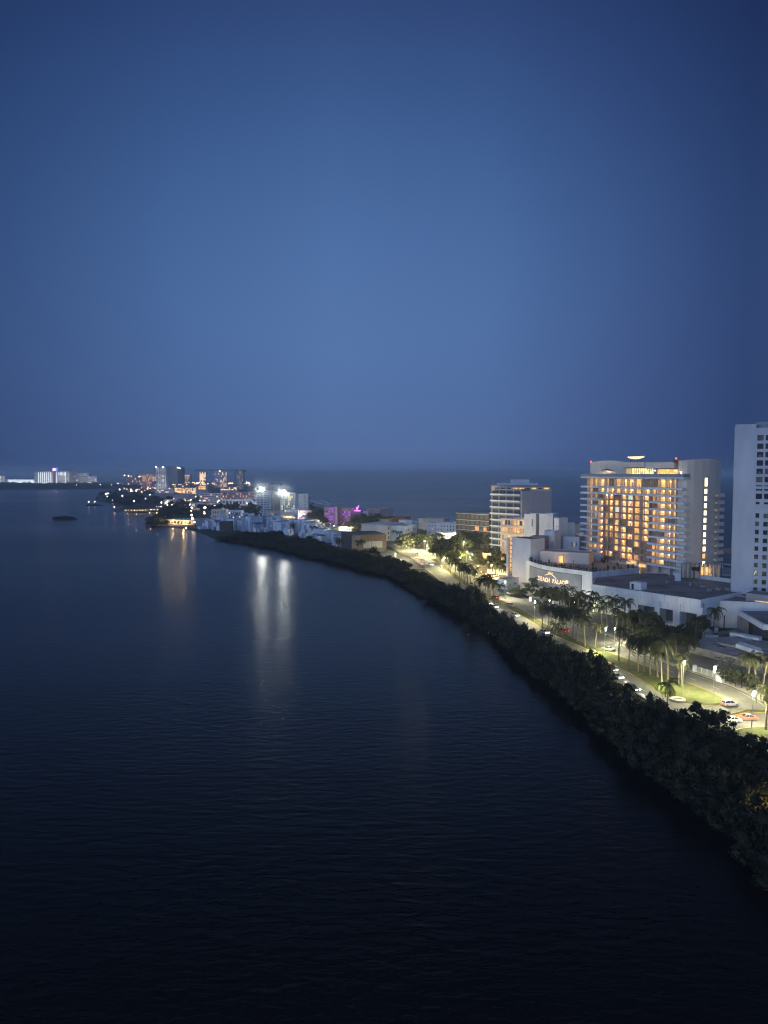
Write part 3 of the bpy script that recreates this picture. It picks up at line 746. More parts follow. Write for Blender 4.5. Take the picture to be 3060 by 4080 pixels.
# upper roof walls and pergola row at the foot of the tower
building('roof_wall', 'long low parapet wall running behind the dark podium roof', 'wall', PD(2690,336), PD(2925,312), 1.2, 11.4, 13.1, white, {}, roofw, .2)
def pergola():
    a = PD(2725,326); b = PD(2885,322); r = empty('pergola', (0,0,0), 0, 'dark pergola with arches and two round tanks at the foot of the hotel tower', 'pergola')
    d = (b-a).normalized(); L_ = (b-a).length; rz = math.atan2(d.y,d.x)
    q = MB()
    for k in range(10):
        p = a + d*(L_*k/9); q.obox((p.x,p.y,15.2), .12,.12,3.6,rz); q.obox((p.x+.1,p.y-1.6,18.7), .08,2.4,.1,rz)
    q.build('post', metald, r)
    q = MB()
    for k in range(9):
        p = a + d*(L_*(k+.5)/9) + Vector((0,1.5,0)); q.obox((p.x,p.y,14.6), .75,.5,3.0,rz); q.tube((p.x,p.y-.5,17.6),(p.x,p.y+.5,17.6),.75,n=14)
    q.build('arched_panel', cream, r)
    for k in (2.6,3.4):
        p = a + d*(L_*k/9); q = MB(); q.tube((p.x-.9,p.y-1,16.2),(p.x+.9,p.y-1,16.2),.85,n=12); q.build('tank', metald, r)
    p = a+d*(L_*.55)
    for k, w in ((.54,1.0),(.66,.8)):
        p = a + d*(L_*k); q = MB(); q.obox((p.x,p.y+.8,15.0), .5,.05,1.8,rz); q.build('lit_arch', warmhi, r)
    lamp_pt(r, (p.x,p.y-1.5,15.2), 220, (1,.65,.3))
pergola()
building('plant_block', 'small white block on the roof edge below the hotel balconies', 'building', PD(2698,318), PD(2722,317), 4, 11.5, 15.0, white, {}, roofw, .2)
def ac_units(lst, lab, grp):
    for (x,y,z,a) in lst:
        r = empty('air_conditioner', (x,y,z), a, lab, 'air conditioner', grp); q = MB(); q.box(-.8,.8,-.5,.5,.15,1.25); q.build('casing', grey, r); q = MB(); q.cyl(0,0,1.25,1.33,.4,n=12); q.build('fan', metald, r); q = MB(); q.box(-.7,-.6,-.5,.5,0,.15); q.box(.6,.7,-.5,.5,0,.15); q.build('skid', metald, r)
ac_units([(132+random.uniform(-9,14),296+random.uniform(-10,26),11.5,random.uniform(0,.6)) for k in range(9)], 'small grey rooftop unit scattered on the dark podium roof', 'rooftop units on the podium')
ac_units([(97+k*2.2,385-k*1.1,13.64,.4) for k in range(4)], 'small grey rooftop unit lined up at the back of the roof deck', 'rooftop units on the deck')
# ================================================================== RIGHT EDGE TOWER
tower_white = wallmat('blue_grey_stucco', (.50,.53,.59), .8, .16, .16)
def right_tower():
    A = Vector((142.2,289,0)); B = Vector((148.6,284.8,0)); C = Vector((178.5,270.5,0))
    root = empty('apartment_tower', (0,0,0), 0, 'tall white edge tower with a blank side wall and a grid of dark windows', 'tower')
    d = (C-B).normalized(); n = Vector((-d.y,d.x,0)); Lw = (C-B).length; zs = ZD(1885+448+2,284)
    mb = MB()
    back = 20
    Bb = B+n*back; Ab = A+n*back; Cb = C+n*back
    mb.prism([(A.x,A.y),(B.x-.02,B.y),(Bb.x-.02,Bb.y),(Ab.x,Ab.y)], 11, 79.6)
    holes = []; panes = []
    for j in range(19):
        z = 75.1 - j*3.33 - (1.2 if j > 8 else 0)
        for i in range(6):
            small = j >= 8
            s = .45+i*2.95 + (0 if not small else (.1 if i == 0 else .0)); w = 2.25 if not small else (1.35 if i == 0 else 1.6)
            h = 2.15 if not small else 1.85
            if small and i > 0: z_ = z-.1
            else: z_ = z
            holes.append((s, s+w, z_-h, z_))
    # cut holes column by column to keep the grid clean
    fn = lambda s,r,z: (B.x+d.x*s+n.x*r, B.y+d.y*s+n.y*r, z)
    hs = sorted(holes)
    cols = [(i*2.95+.2-.2*(i==0), (i+1)*2.95+.2) for i in range(6)]
    for ci, (c0,c1) in enumerate(cols):
        hh = [h for h in holes if c0 <= h[0] < c1]
        f2 = lambda s,r,z,c0=c0: fn(s+c0, r, z)
        punched(mb, f2, c1-c0, 12.5, 78.0, [(a-c0,b-c0,c,e) for a,b,c,e in hh], .9)
    p = B+d*(Lw/2)+n*(back/2+1.0); mb.obox((p.x,p.y,45), Lw/2-.01, back/2-.1, 32.9, math.atan2(d.y,d.x))
    for z in (47.0,54.2):
        p = B+d*(Lw/2)+n*(-.1); mb.obox((p.x,p.y,z), Lw/2, .12, .55, math.atan2(d.y,d.x))
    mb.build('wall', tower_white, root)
    rz = math.atan2(d.y,d.x)
    for k,(a,b,c,e) in enumerate(holes):
        q = MB(); q.obox((0,0,(e-c)/2),(b-a)/2,.04,(e-c)/2,rz); o = q.build('window', glass_d if (k*7)%5 else curtain, root, fn((a+b)/2,.86,c))
        if (k*13)%4 == 0:
            q = MB(); q.obox((0,-.05,.5),(b-a)/4,.03,.45,rz); q.build('blind', curtain, o)
    q = MB(); p = B+d*(Lw/2)+n*6; q.obox((p.x,p.y,79.3), Lw/2, 3, 1.2, rz); q.build('roof_block', grey, root)
right_tower()
building('annexe_block', 'grey annexe roof box with a dark opening beside the tower base', 'building', PD(2985,276), PD(3110,268), 9, 6, 13.2, grey, {'front': dict(cols=1,rows=1,ww=.55,wh=.6,sill=.1,recess=1)}, roofm, .2)
building('white_annexe', 'plain white annexe wall to the right of the loading podium', 'building', PD(2867,274.6,2450), PD(3130,268,2450), 13, -.2, 10.4, white, {}, roofm, .3)
# ramp canopy
def make_ramp_canopy():
    r = empty('ramp_canopy', (0,0,0), 0, 'sloping white entrance canopy with a dark recess underneath at the frame edge', 'canopy')
    q = MB(); q.prism([(134,266),(130,241),(152,238),(156,265)], 6.3, 8.1); q.build('slab', white, r)
    q = MB(); q.prism([(134.6,265),(131.4,242),(152,239),(155.6,264.4)], 8.103, 8.15); q.build('roof', roofm, r)
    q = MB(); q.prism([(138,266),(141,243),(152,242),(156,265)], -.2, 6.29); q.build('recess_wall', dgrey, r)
    q = MB(); q.prism([(133.6,266),(134.4,262),(136,262),(135.4,266.4)], -.2, 6.29); q.build('pier', conc, r)
make_ramp_canopy()
# abandoned plaza with the painted wall
def plaza():
    r = empty('ruined_plaza', (0,0,0), 0, 'derelict paved terrace with stepped slabs and a graffiti covered retaining wall', 'terrace')
    fr = [G(x,y) for x,y in ((2745,2598),(2840,2623),(2945,2651),(3060,2682),(3160,2712))]
    bk = [G(x,y) for x,y in ((3200,2600),(3040,2574),(2960,2570),(2880,2560),(2800,2566))]
    q = MB(); q.prism([(p.x,p.y) for p in fr+bk], -.2, 2.0); q.build('platform', conc2, r)
    q = MB()
    for i in range(len(fr)-1):
        a,b = fr[i],fr[i+1]; d = (b-a).normalized(); m = (a+b)/2; q.obox((m.x,m.y-.02,1.2), (b-a).length/2, .14, 1.2, math.atan2(d.y,d.x))
    wl = q.build('graffiti_wall', conc, r)
    for s, pa, pb, sz in (('SOMVS', (2862,2640), (2940,2660), 2.6), ('rek', (2778,2612),(2830,2626), 1.6), ('OXOX', (2975,2668),(3050,2690), 2.3)):
        a, b = G(*pa), G(*pb); d = (b-a).normalized(); nr = Vector((d.y,-d.x,0))
        for bold, mt, off in ((.16, wallmat('graffiti_fill', (.30,.30,.29), .9,.2,1), .26), (.05, metald, .30)):
            M = Matrix((d, Vector((0,0,1)), nr)).transposed().to_4x4(); pp = a + nr*(off); M.translation = Vector((pp.x,pp.y,.35))
            textobj('graffiti_letters', s, sz, mt, wl, M, .01, bold*.5, .25, .95)
    def slab(px, z0, z1, mt, nm='slab'):
        q = MB(); q.prism([(p.x,p.y) for p in gpoly(px)], z0, z1); q.build(nm, mt, r)
    slab([(2852,2572),(2945,2565),(2998,2586),(2925,2604),(2858,2590)], 2.0, 2.7, conc2)
    slab([(2930,2604),(3040,2640),(3034,2622),(2948,2594)], 2.0, 3.3, white2, 'wall_block')
    slab([(2990,2575),(3060,2588),(3110,2600),(3110,2630),(3040,2610)], 2.0, 2.5, conc)
    slab([(2906,2552),(2930,2553),(3036,2573),(3024,2580),(2908,2556)], -.2, 3.2, white2, 'planter_wall')
    slab([(2860,2530),(2900,2524),(3010,2512),(3016,2516),(2905,2535),(2865,2540)], -.2, 1.2, conc, 'low_wall')
    slab([(2797,2542),(2862,2548),(2862,2552),(2797,2547)], -.2, 1.6, white2, 'low_wall')
    slab([(2800,2520),(2840,2514),(2860,2512),(2862,2518),(2806,2528)], -.2, 1.2, white2, 'low_wall')
    rg = random.Random(11); q = MB()
    for k in range(40):
        p = G(rg.uniform(2850,3060), rg.uniform(2576,2650)); q.obox((p.x,p.y,2.06), rg.uniform(.2,1.6), rg.uniform(.1,.5), .1, rg.uniform(0,3))
    q.build('rubble', dgrey, r)
plaza()
# white rail fence with pillars
def rail_fence():
    r = empty('rail_fence', (0,0,0), 0, 'white fence of long horizontal rails with block pillars beside the boulevard', 'fence')
    a, b = G(2774,2679), G(2861,2706); d = (b-a).normalized(); L_ = (b-a).length; rz = math.atan2(d.y,d.x)
    for k in range(8):
        q = MB(); m = (a+b)/2 + d*1.5; q.obox((m.x,m.y,.25+k*.22), L_/2+1.5, .035, .045, rz); q.build('rail', wallmat('white_fence_paint',(.7,.7,.66),.7,.1,1), r)
    for k in range(5):
        p = a+d*(L_*k/4); q = MB(); q.obox((p.x,p.y+.08,.95), .06,.06,.98, rz); q.build('post', white2, r)
    for p, h, w in ((a-d*.6,2.1,.5),(b+d*.8,2.2,.35)):
        q = MB(); q.obox((p.x,p.y,h/2), w,.35,h/2, rz); q.build('pillar', white, r)
    p = G(2869,2716); q = MB(); q.obox((p.x,p.y,.85), 1.0,.6,.9, rz); q.build('end_wall', white, r)
rail_fence()
# ================================================================== MIDDLE BUILDINGS
bal = dict
far('condo_tower', 'grey white apartment tower with stacked balconies on one face and a blank beige side', 1958, 2078, 1948, 478, grey, sk=22, dep=9, parapet=.6,
    faces={'front': dict(cols=4, rows=11, ww=.85, wh=.62, lit=.0, litm=[warm], dark=glass_b, balcony=1.7, balm=white, railh=.75, mz=(.5,.2), mx=(.6,.3))}, roof=roofw)
building('condo_side_wall', 'beige blank flank wall of the grey apartment tower', 'wall', PD(2080,477.2), PD(2199,484), 30, -.2, ZD(1957,480), beige, {}, roofw, .2)
building('condo_penthouse', 'top floor of the grey apartment tower with two lamp lit rooms and overhanging roof', 'penthouse', PD(1962,498), PD(2196,493), 22, ZD(1957,480)+.01, ZD(1937,485), cream,
    {'front': dict(cols=9, rows=1, ww=.7, wh=.66, sill=.1, lit=.4, litm=[warm, warmhi], dark=glass_b)}, roofw, .1, overhang=1.4)
building('roof_plant', 'small pale plant room stacked on top of the grey apartment tower', 'roof structure', PD(1990,500), PD(2144,500), 12, ZD(1937,485)+.5, ZD(1925,500), white, {}, roofw, .1)
building('lift_room', 'white lift housing standing highest on the grey apartment tower', 'roof structure', PD(2043,502), PD(2109,502), 8, ZD(1925,500)+.01, ZD(1911,500), white, {}, roofw, .1)
far('timber_block', 'dark brown clad apartment block with thin pale floor lines and two orange windows', 1818, 1950, 2045, 560, brown, sk=26, dep=30, parapet=.3,
    faces={'front': dict(cols=7, rows=5, ww=.7, wh=.6, lit=.0, dark=dgrey, balcony=.7, balm=brown, railh=.1, mz=(2,.5))}, roof=roofw)
fb = empty('orange_window_pair', (0,0,0), 0, 'two adjoining orange lit windows in the dark brown block', 'windows')
for x0, x1, y0, y1 in ((1894,1910,2097,2112),(1928,1940,2101,2115)):
    D_ = 560+26*(1950-x0)/(132)*.95-1.5
    a = PD(x0,D_); b = PD(x1,D_-2); q = MB(); q.add([(a.x,a.y,ZD(y1,D_)),(b.x,b.y,ZD(y1,D_)),(b.x,b.y,ZD(y0,D_)),(a.x,a.y,ZD(y0,D_))],[(0,1,2,3)]); q.build('window', emit('orange_room',(1,.38,.14),.9,.3,1), fb)
lf = empty('floor_line_lights', (0,0,0), 0, 'thin pale horizontal edge strips wrapping the dark brown block', 'edge strips')
for k, y in enumerate((2045,2070,2090,2109,2128)):
    a = PD(1817,584.5); b = PD(1949,558.4); z0 = ZD(y,584)
    q = MB(); q.add([(a.x,a.y,z0),(b.x,b.y,z0),(b.x,b.y,z0+.32),(a.x,a.y,z0+.32),(a.x,a.y+.4,z0),(b.x,b.y+.4,z0),(b.x,b.y+.4,z0+.32),(a.x,a.y+.4,z0+.32)],[(0,1,2,3),(3,2,6,7),(0,4,5,1),(0,3,7,4),(1,5,6,2)]); q.build('edge_strip', white, lf)
far('white_guesthouse', 'irregular white three storey house with small scattered windows beside the dark brown block', 1701, 1818, 2084, 640, white, sk=14, dep=16,
    faces={'front': dict(cols=9, rows=4, ww=.36, wh=.42, lit=.06, litm=[warmhi], dark=glass_d, skip={(1,1),(3,3),(5,2),(7,0),(0,2),(4,0)})}, roof=roofw)
far('white_podium', 'low white street level wing with small square windows under the guesthouse', 1745, 1817, 2122, 600, white, sk=8, dep=12,
    faces={'front': dict(cols=8, rows=2, ww=.5, wh=.4, lit=.12, litm=[warmhi], dark=glass_d)}, roof=roofw)
far('grey_beach_block', 'pale grey flat wall rising behind the white guesthouse near the sea', 1668, 1770, 2066, 760, grey, sk=10, dep=20, roof=roofw)
far('cream_lodge', 'pale cream three storey lodge with green tinted windows and a white flat roof', 1541, 1612, 2088, 655, cream, sk=-30, dep=26,
    faces={'front': dict(cols=6, rows=3, ww=.5, wh=.5, lit=.12, litm=[coolr], dark=glass_b)}, roof=white, overhang=1.0)
far('blank_lodge_wing', 'blank white wing on the right of the cream lodge', 1612, 1663, 2092, 645, white2, sk=-22, dep=24, roof=white, faces={'front': dict(cols=5, rows=2, ww=.3, wh=.4, lit=0)})
far('red_roof_house', 'low house with a dull red flat roof near the shore', 1536, 1616, 2062, 800, redroof, dep=30, sk=6, roof=redroof)
far('low_red_pavilion', 'lower brown roofed pavilion in front of the red roofed house', 1512, 1560, 2068, 760, brown, dep=30, roof=redroof)
far('white_stage_house', 'white rounded top block between the red roof and the lodge', 1590, 1642, 2074, 700, white, dep=14, roof=white)
far('pink_villa', 'greyish pink stepped villa with blank gables beyond the purple hotel', 1462, 1514, 2026, 930, pinkw, sk=20, dep=24, faces={'front': dict(cols=4, rows=3, ww=.3, wh=.4, lit=.0)}, roof=roofw)
far('pink_villa', 'low white fronted part of the pink villa cluster', 1446, 1466, 2038, 925, white2, dep=18, roof=roofw)
far('pink_villa', 'right shoulder of the pink villa cluster nearest the surf', 1505, 1532, 2036, 940, pinkw, dep=24, faces={'front': dict(cols=2, rows=2, ww=.3, wh=.4, lit=.3)}, roof=roofw)
# dark timber hall
def hall():
    A = PD(1400,540,2200); B = PD(1540,548,2200)
    r = building('timber_hall', 'big windowless brown hall with a row of pale grey panels above the car park', 'hall', A, B, 34, -.2, ZD(2130,544), brown, {}, roofm, .5)
    z = lambda y: ZD(y,542)+.2
    W_ = (B-A).length; h = z(2200)
    def pn(f0,f1,y0,y1,mt,nm='wall_panel'):
        q = MB(); q.box(W_*f0, W_*f1, -.22, -.003, z(y1), z(y0)); q.build(nm, mt, r)
    for f0,f1 in ((.34,.46),(.475,.565),(.58,.88)): pn(f0,f1,2158,2184,grey)
    pn(.02,.26,2135,2182,dgrey); pn(.30,.99,2130,2153,brown,'fascia'); pn(.28,.99,2186,2199,metald,'ground_floor_glass')
    for f in (.29,.57,.9): pn(f,f+.012,2155,2186,metald,'pilaster')
hall()
# purple hotel
def purple_hotel():
    for x0,x1,yt,yb,nm in ((1290,1337,2020,2070,'left half of the purple lit hotel, four storeys of glowing balconies'),(1340,1398,2024,2094,'right half of the purple lit hotel, brightest magenta on its lower floors')):
        far('purple_hotel', nm, x0, x1, yt, 830, pinkw, sk=10, dep=16, group='purple lit hotel blocks',
            faces={'front': dict(cols=6, rows=5, ww=.8, wh=.6, lit=.72, litm=[purple, purple, emit('dim_purple',(.45,.28,.6),.35,.4,.5)], dark=curtain, balcony=1.2, railh=.5, balm=pinkw, mz=(4,.6))}, roof=roofw)
    far('service_core', 'tan upright slab between the two purple lit hotel halves', 1336, 1343, 2018, 825, beige, dep=14, roof=roofw)
    far('end_tower', 'dark end block of the purple hotel carrying the neon emblem', 1399, 1438, 2030, 835, dgrey, dep=16, roof=roofm)
    r = empty('neon_emblem', (0,0,0), 0, 'bright magenta anchor shaped neon sign on the dark end block', 'sign'); D_ = 833
    P = lambda x,y: Vector((PD(x,D_).x, D_, ZD(y,D_)))
    q = MB(); q.tube(P(1411,2035),P(1436,2035),.45); q.tube(P(1423,2035),P(1423,2020),.5,.8); q.tube(P(1419,2026),P(1428,2022),.4); q.ball(P(1428,2016),.6); q.build('neon_tube', purplehi, r)
    lamp_pt(r, (P(1423,2030).x, D_-4, P(1423,2030).z), 600, (.7,.1,1))
    for (px,D2,y,e) in ((1316,822,2085,900),(1365,818,2090,1300),(1228,900,2050,900)):
        a = PD(px,D2); rr = empty('purple_floodlight', (a.x,a.y,0), 0, 'purple floodlight on the ground washing the hotel front' if px > 1300 else 'small purple lit sign in the low pink block', 'floodlight', 'purple floodlights' if px > 1300 else None)
        q = MB(); q.cyl(0,0,-.2,.8,.12); q.build('post', metald, rr); q = MB(); q.ball((0,0,1.2),.5); q.build('lens', purplehi, rr); lamp_pt(rr, (0,-1,3), e, (.65,.1,1))
purple_hotel()
# amber resort between condo and sign building
far('amber_resort', 'cream resort wing with two rows of warmly lit balconies above arched niches', 1996, 2150, 2068, 430, cream, sk=20, dep=14,
    faces={'front': dict(cols=12, rows=6, ww=.72, wh=.62, lit=.9, litm=[warmlo, warmlo, warmhi, warm], dark=curtain, balcony=.9, railh=.2, mz=(3,.5),
           skip={(i,j) for i in range(12) for j in range(0,4) if not (i in (0,2) or (j == 3 and i in (5,6,9)))})}, roof=roofw)
building('white_slab_house', 'tall blank white slab with a narrow column of lit balconies on its edge', 'building', PD(2044,384), PD(2118,372), 10, -.2, ZD(2144,378), white, {}, redroof, .2)
def balcony_column():
    r = empty('balcony_column', (0,0,0), 0, 'narrow stack of amber lit balconies along the edge of the blank white slab', 'balconies')
    a = PD(2035,385.5); b = PD(2044,384.2); d = (b-a).normalized(); rz = math.atan2(d.y,d.x); m = (a+b)/2
    for k in range(8):
        z = ZD(2278-k*17.5,384); q = MB(); q.obox((m.x,m.y-.2,z-.2), .75,.9,.12, rz); st = q.build('balcony_slab', white, r)
        q = MB(); q.obox((m.x,m.y+.5,z+1.1), .6,.05,.85, rz); q.build('window', warmhi if k%3 else warm, st)
    q = MB(); q.obox((m.x,m.y+3,ZD(2144,384)/2), .7,2.2,ZD(2144,384)/2, rz); q.build('wall', white, r)
balcony_column()
for lab, x0,x1,yt,D_,mt,dp,kw in (
    ('tall stepped white block with one amber window near its top', 2090,2138,2047,418,white,10,dict(faces={'front':dict(cols=2,rows=4,ww=.22,wh=.5,lit=.9,litm=[warmhi],skip={(0,0),(0,1),(0,2),(0,3),(1,0),(1,1),(1,2)})})),
    ('bluish white block in the middle of the stepped hotel wing', 2150,2206,2047,412,white,12,{}),
    ('slender white stair shaft with three dark slots', 2211,2230,2063,398,white,6,dict(faces={'front':dict(cols=1,rows=6,ww=.5,wh=.12,lit=0,dark=metald,skip={(0,0),(0,1),(0,2)})})),
    ('white shoulder block right of the slotted stair shaft', 2229,2246,2083,400,white,8,{}),
    ('broad low white wing reaching toward the big tower', 2246,2312,2138,392,white,14,dict(faces={'front':dict(cols=6,rows=4,ww=.3,wh=.4,lit=.5,litm=[warmhi],skip={(i,j) for i in range(6) for j in range(3)}|{(0,3),(1,3),(2,3)})})),
    ('pale cream box behind the broad low wing', 2270,2315,2094,430,cream,14,{}),
    ('white box with two stacked amber windows in the stepped wing', 2114,2172,2137,384,pinkw,8,dict(faces={'front':dict(cols=3,rows=6,ww=.22,wh=.5,lit=1,litm=[warmhi],skip={(0,j) for j in range(6)}|{(2,j) for j in range(6)}|{(1,0),(1,1),(1,2),(1,3)})})),
    ('white vertical block between the lit box and the stair shaft', 2171,2212,2114,389,white,8,{}),
    ('cream four storey end with lit corner balconies beside the big tower', 2296,2330,2122,415,cream,12,dict(faces={'front':dict(cols=3,rows=5,ww=.6,wh=.5,lit=.7,litm=[warmhi,warm],dark=curtain,mz=(5,.5))})),
    ):
    far('hotel_wing', lab, x0,x1,yt,D_,mt,dep=dp,sk=4,group='stepped white hotel wing',roof=roofw,**kw)
far('purple_canopy', 'white curved terrace canopy tinted violet behind the roof deck', 2305,2404,2203,372,white,dep=4,sk=6,z0=13.6,roof=roofw)
building('guard_house', 'small white gatehouse with a barred window by the hotel driveway', 'gatehouse', G(2020,2350), G(2066,2338), 6, -.2, 5.2, white, {'front':dict(cols=2,rows=1,ww=.5,wh=.35)}, roofw, .3)
building('garden_wall_house', 'little pale box building at the foot of the curved sign wall', 'building', G(2072,2352), G(2098,2372), 8, -.2, 4.2, cream, {}, roofw, .3)
far('garden_entrance', 'low amber lit entrance building glowing behind the garden trees', 1945, 2030, 2242, 415, cream, dep=8, sk=10,
    faces={'front': dict(cols=8, rows=1, ww=.6, wh=.7, sill=.05, lit=.8, litm=[goldwall, warmhi])}, roof=redroof)
far('garden_entrance', 'lit terracotta front of the bar behind the palms', 1925, 1960, 2204, 470, beige, dep=8, faces={'front': dict(cols=4, rows=2, ww=.6, wh=.6, lit=.7, litm=[warmhi])}, roof=redroof)
warm_near, warmhi_near, warmlo_near = warm, warmhi, warmlo
warm = emit('far_room_amber', (1.0,.50,.18), 2.0, .5, .15); warmhi = emit('far_room_gold', (1.0,.66,.30), 3.0, .4, .15); warmlo = emit('far_room_dim', (1.0,.5,.22), .9, .5, .15)
# ================================================================== FAR SHORE
def stripes(root, W_, h, n, x0=.04, x1=.96, mat=fascia, w=.5, z0=.08, z1=.95):
    for k in range(n):
        q = MB(); u = W_*(x0+(x1-x0)*k/max(1,n-1)); q.box(u-w, u+w, -1.2, -.02, h*z0, h*z1); q.build('light_fin', mat, root)
r = far('lagoon_hotel', 'pale far shore slab with seven tall bright light fins', 137,211,1879,3500,grey,dep=60)
stripes(r, (PD(211,3500)-PD(137,3500)).length, ZD(1879,3500), 7, .22, .88, w=.9)
r = far('lagoon_hotel', 'pale far shore slab with short light fins only near its roof', 223,276,1879,3500,grey,dep=60)
stripes(r, (PD(276,3500)-PD(223,3500)).length, ZD(1879,3500), 6, .22, .72, w=.9, z0=.72)
stripes(r, (PD(276,3500)-PD(223,3500)).length, ZD(1879,3500), 2, .02, .70, w=.7)
far('lagoon_hotel', 'dark recessed core between the two pale slab hotels', 211,223,1883,3510,dgrey,dep=50)
r = empty('roof_sign', (0,0,0), 0, 'glowing pink and blue sign on top of the far slab hotel', 'sign'); a = PD(210,3490); q = MB(); q.box(a.x,a.x+13,3490,3494,ZD(1876,3490),ZD(1866,3490)); q.build('sign_panel', pinksign, r)
q = MB(); q.box(a.x+14,a.x+22,3490,3494,ZD(1878,3490),ZD(1864,3490)); q.build('sign_panel', bluesign, r)
r = far('long_hotel', 'long low hotel with close white vertical light fins on the far left shore', 20,138,1910,3550,white2,dep=40)
stripes(r, (PD(138,3550)-PD(20,3550)).length, ZD(1910,3550), 22, .10, .97, w=.9, z0=.2)
far('shore_hotel', 'brightly lit block cut by the left frame edge', -20,6,1897,3500,white,dep=30,faces={'front':dict(cols=3,rows=6,ww=.7,wh=.6,lit=.9,litm=[warmhi,coolr])})
far('stepped_hotel', 'pale hotel with a stepped skyline to the right of the finned pair', 295,352,1886,3600,white2,dep=40,faces={'front':dict(cols=14,rows=6,ww=.5,wh=.5,lit=.05,litm=[warmhi],dark=curtain)})
far('stepped_hotel', 'lower right wing of the stepped pale hotel', 352,384,1897,3600,white2,dep=30,faces={'front':dict(cols=8,rows=4,ww=.5,wh=.5,lit=.05,litm=[warmhi],dark=curtain)})
far('shore_terrace', 'row of lit terraces below the stepped pale hotel', 305,392,1920,3400,white,dep=20,faces={'front':dict(cols=12,rows=1,ww=.7,wh=.6,lit=.65,litm=[warmhi,bulbo])})
far('pale_mall', 'small white block left of the pinkish hotel', 463,488,1922,3000,white,dep=30,faces={'front':dict(cols=5,rows=2,ww=.6,wh=.5,lit=.5,litm=[warmhi])})
far('pinkish_hotel', 'grey pink low hotel with lamps along its roof left of the twin tower', 491,570,1891,2900,pinkw,dep=50,faces={'front':dict(cols=14,rows=5,ww=.5,wh=.4,lit=.12,litm=[warm,warmhi],dark=curtain)})
far('orange_hotel', 'orange lit hotel block directly left of the twin tower', 566,622,1889,2850,pinkw,dep=50,faces={'front':dict(cols=12,rows=8,ww=.75,wh=.5,lit=.75,litm=[warm,warmlo],dark=curtain,mz=(14,1))})
far('pink_lit_base', 'pink lit low frontage below the orange hotel', 575,622,1918,2700,pinkw,dep=20,faces={'front':dict(cols=8,rows=3,ww=.6,wh=.5,lit=.4,litm=[emit('rosy_light',(1,.4,.3),1.2,.3,.2)],dark=curtain)})
far('twin_tower', 'slender balconied apartment tower with a lamp on each roof corner, left of the grey slab', 623,661,1863,2400,white,dep=26,faces={'front':dict(cols=5,rows=18,ww=.72,wh=.45,lit=.06,litm=[warm],dark=glass_d)})
far('grey_slab_tower', 'large plain grey slab tower, tallest on the far strip', 662,706,1858,2500,grey,dep=40)
far('grey_slab_tower', 'dark shaded return of the grey slab tower with a lit roof sign', 704,724,1862,2520,dgrey,dep=40,faces={'front':dict(cols=2,rows=14,ww=.5,wh=.5,lit=0)})  # the side's shade is put into its dark wall colour
for x,y,D_ in ((622,1860,2398),(650,1861,2398),(709,1863,2500),(716,1866,2500),(876,1877,2995),(555,1899,2900),(496,1894,2880),(512,1896,2880)):
    a = PD(x,D_); r = empty('roof_lamp', (a.x,D_,ZD(y,D_)), 0, 'bright lamp at the roof edge of a far tower', 'lamp', 'roof lamps on the far towers'); q = MB(); q.ball((0,0,0),1.7); q.build('globe', bulbw, r); q = MB(); q.cyl(0,.5,-8,0,.3); q.build('pole', metald, r)
far('amber_block', 'small amber lit hotel just right of the dark tower', 725,757,1890,2800,beige,dep=30,faces={'front':dict(cols=7,rows=5,ww=.7,wh=.5,lit=.8,litm=[warm],dark=curtain,mz=(10,1))})
far('striped_tower', 'narrow tower with bright yellow vertical stripes', 794,820,1882,3000,white2,dep=24,faces={'front':dict(cols=5,rows=9,ww=.6,wh=.85,lit=.7,litm=[warmhi],dark=curtain)})
far('stripe_lit_tower', 'pale tower with yellow lit balconies on its right half', 853,874,1878,3000,white2,dep=24,faces={'front':dict(cols=4,rows=9,ww=.5,wh=.5,lit=.1,litm=[warm],dark=curtain)})
far('stripe_lit_tower', 'yellow lit right half of the pale tower below the crane arm', 874,904,1881,3000,white2,dep=24,faces={'front':dict(cols=6,rows=10,ww=.5,wh=.6,lit=.55,litm=[warmhi,warm],dark=curtain)})
far('unfinished_tower', 'unfinished tower with pinpoint lights beside the crane mast', 943,969,1873,2700,grey,dep=24,faces={'front':dict(cols=6,rows=12,ww=.5,wh=.4,lit=.4,litm=[warmlo,coolr],dark=dgrey)})
def crane(lab, mx, top, boom0, boom1, by, D_, base, rr=1.2):
    r = empty('tower_crane', (0,0,0), 0, lab, 'crane'); a = PD(mx,D_)
    q = MB(); z1 = ZD(by,D_)
    for sx in (-1,1):
        for sy in (-1,1): q.tube((a.x+sx*rr,D_+sy*rr,0),(a.x+sx*rr,D_+sy*rr,z1),rr*.2)
    k = 0; z = 0
    while z < z1-3: q.tube((a.x-rr,D_-rr,z),(a.x+rr,D_-rr,z+3),rr*.13); q.tube((a.x+rr,D_-rr,z+3),(a.x-rr,D_-rr,z+6),rr*.13); z += 6
    q.build('mast', metald, r)
    q = MB(); b0 = PD(boom0,D_).x; b1 = PD(boom1,D_).x
    q.tube((b0,D_,z1),(b1,D_,z1),rr*.45); q.tube((b0,D_,z1+rr*1.6),(b1,D_,z1+rr*1.2),rr*.3); n = 22
    for k in range(n): x0 = b0+(b1-b0)*k/n; x1 = b0+(b1-b0)*(k+1)/n; q.tube((x0,D_,z1),(x1,D_,z1+rr*1.4),rr*.15)
    q.build('jib', metald, r)
    q = MB(); q.tube((a.x,D_,z1),(a.x,D_,ZD(top,D_)),rr*.4); q.build('head', metald, r)
    q = MB(); q.box(b1-4*rr,b1,D_-rr,D_+rr,z1-2.5*rr,z1); q.build('counterweight', metald, r)
crane('dark tower crane with a very long arm above the far towers', 937,1871,776,981,1874,2650,0,1.7)
crane('slim tower crane standing inside the floodlit building site', 1084,1922,1073,1125,1929,965,0,.7)
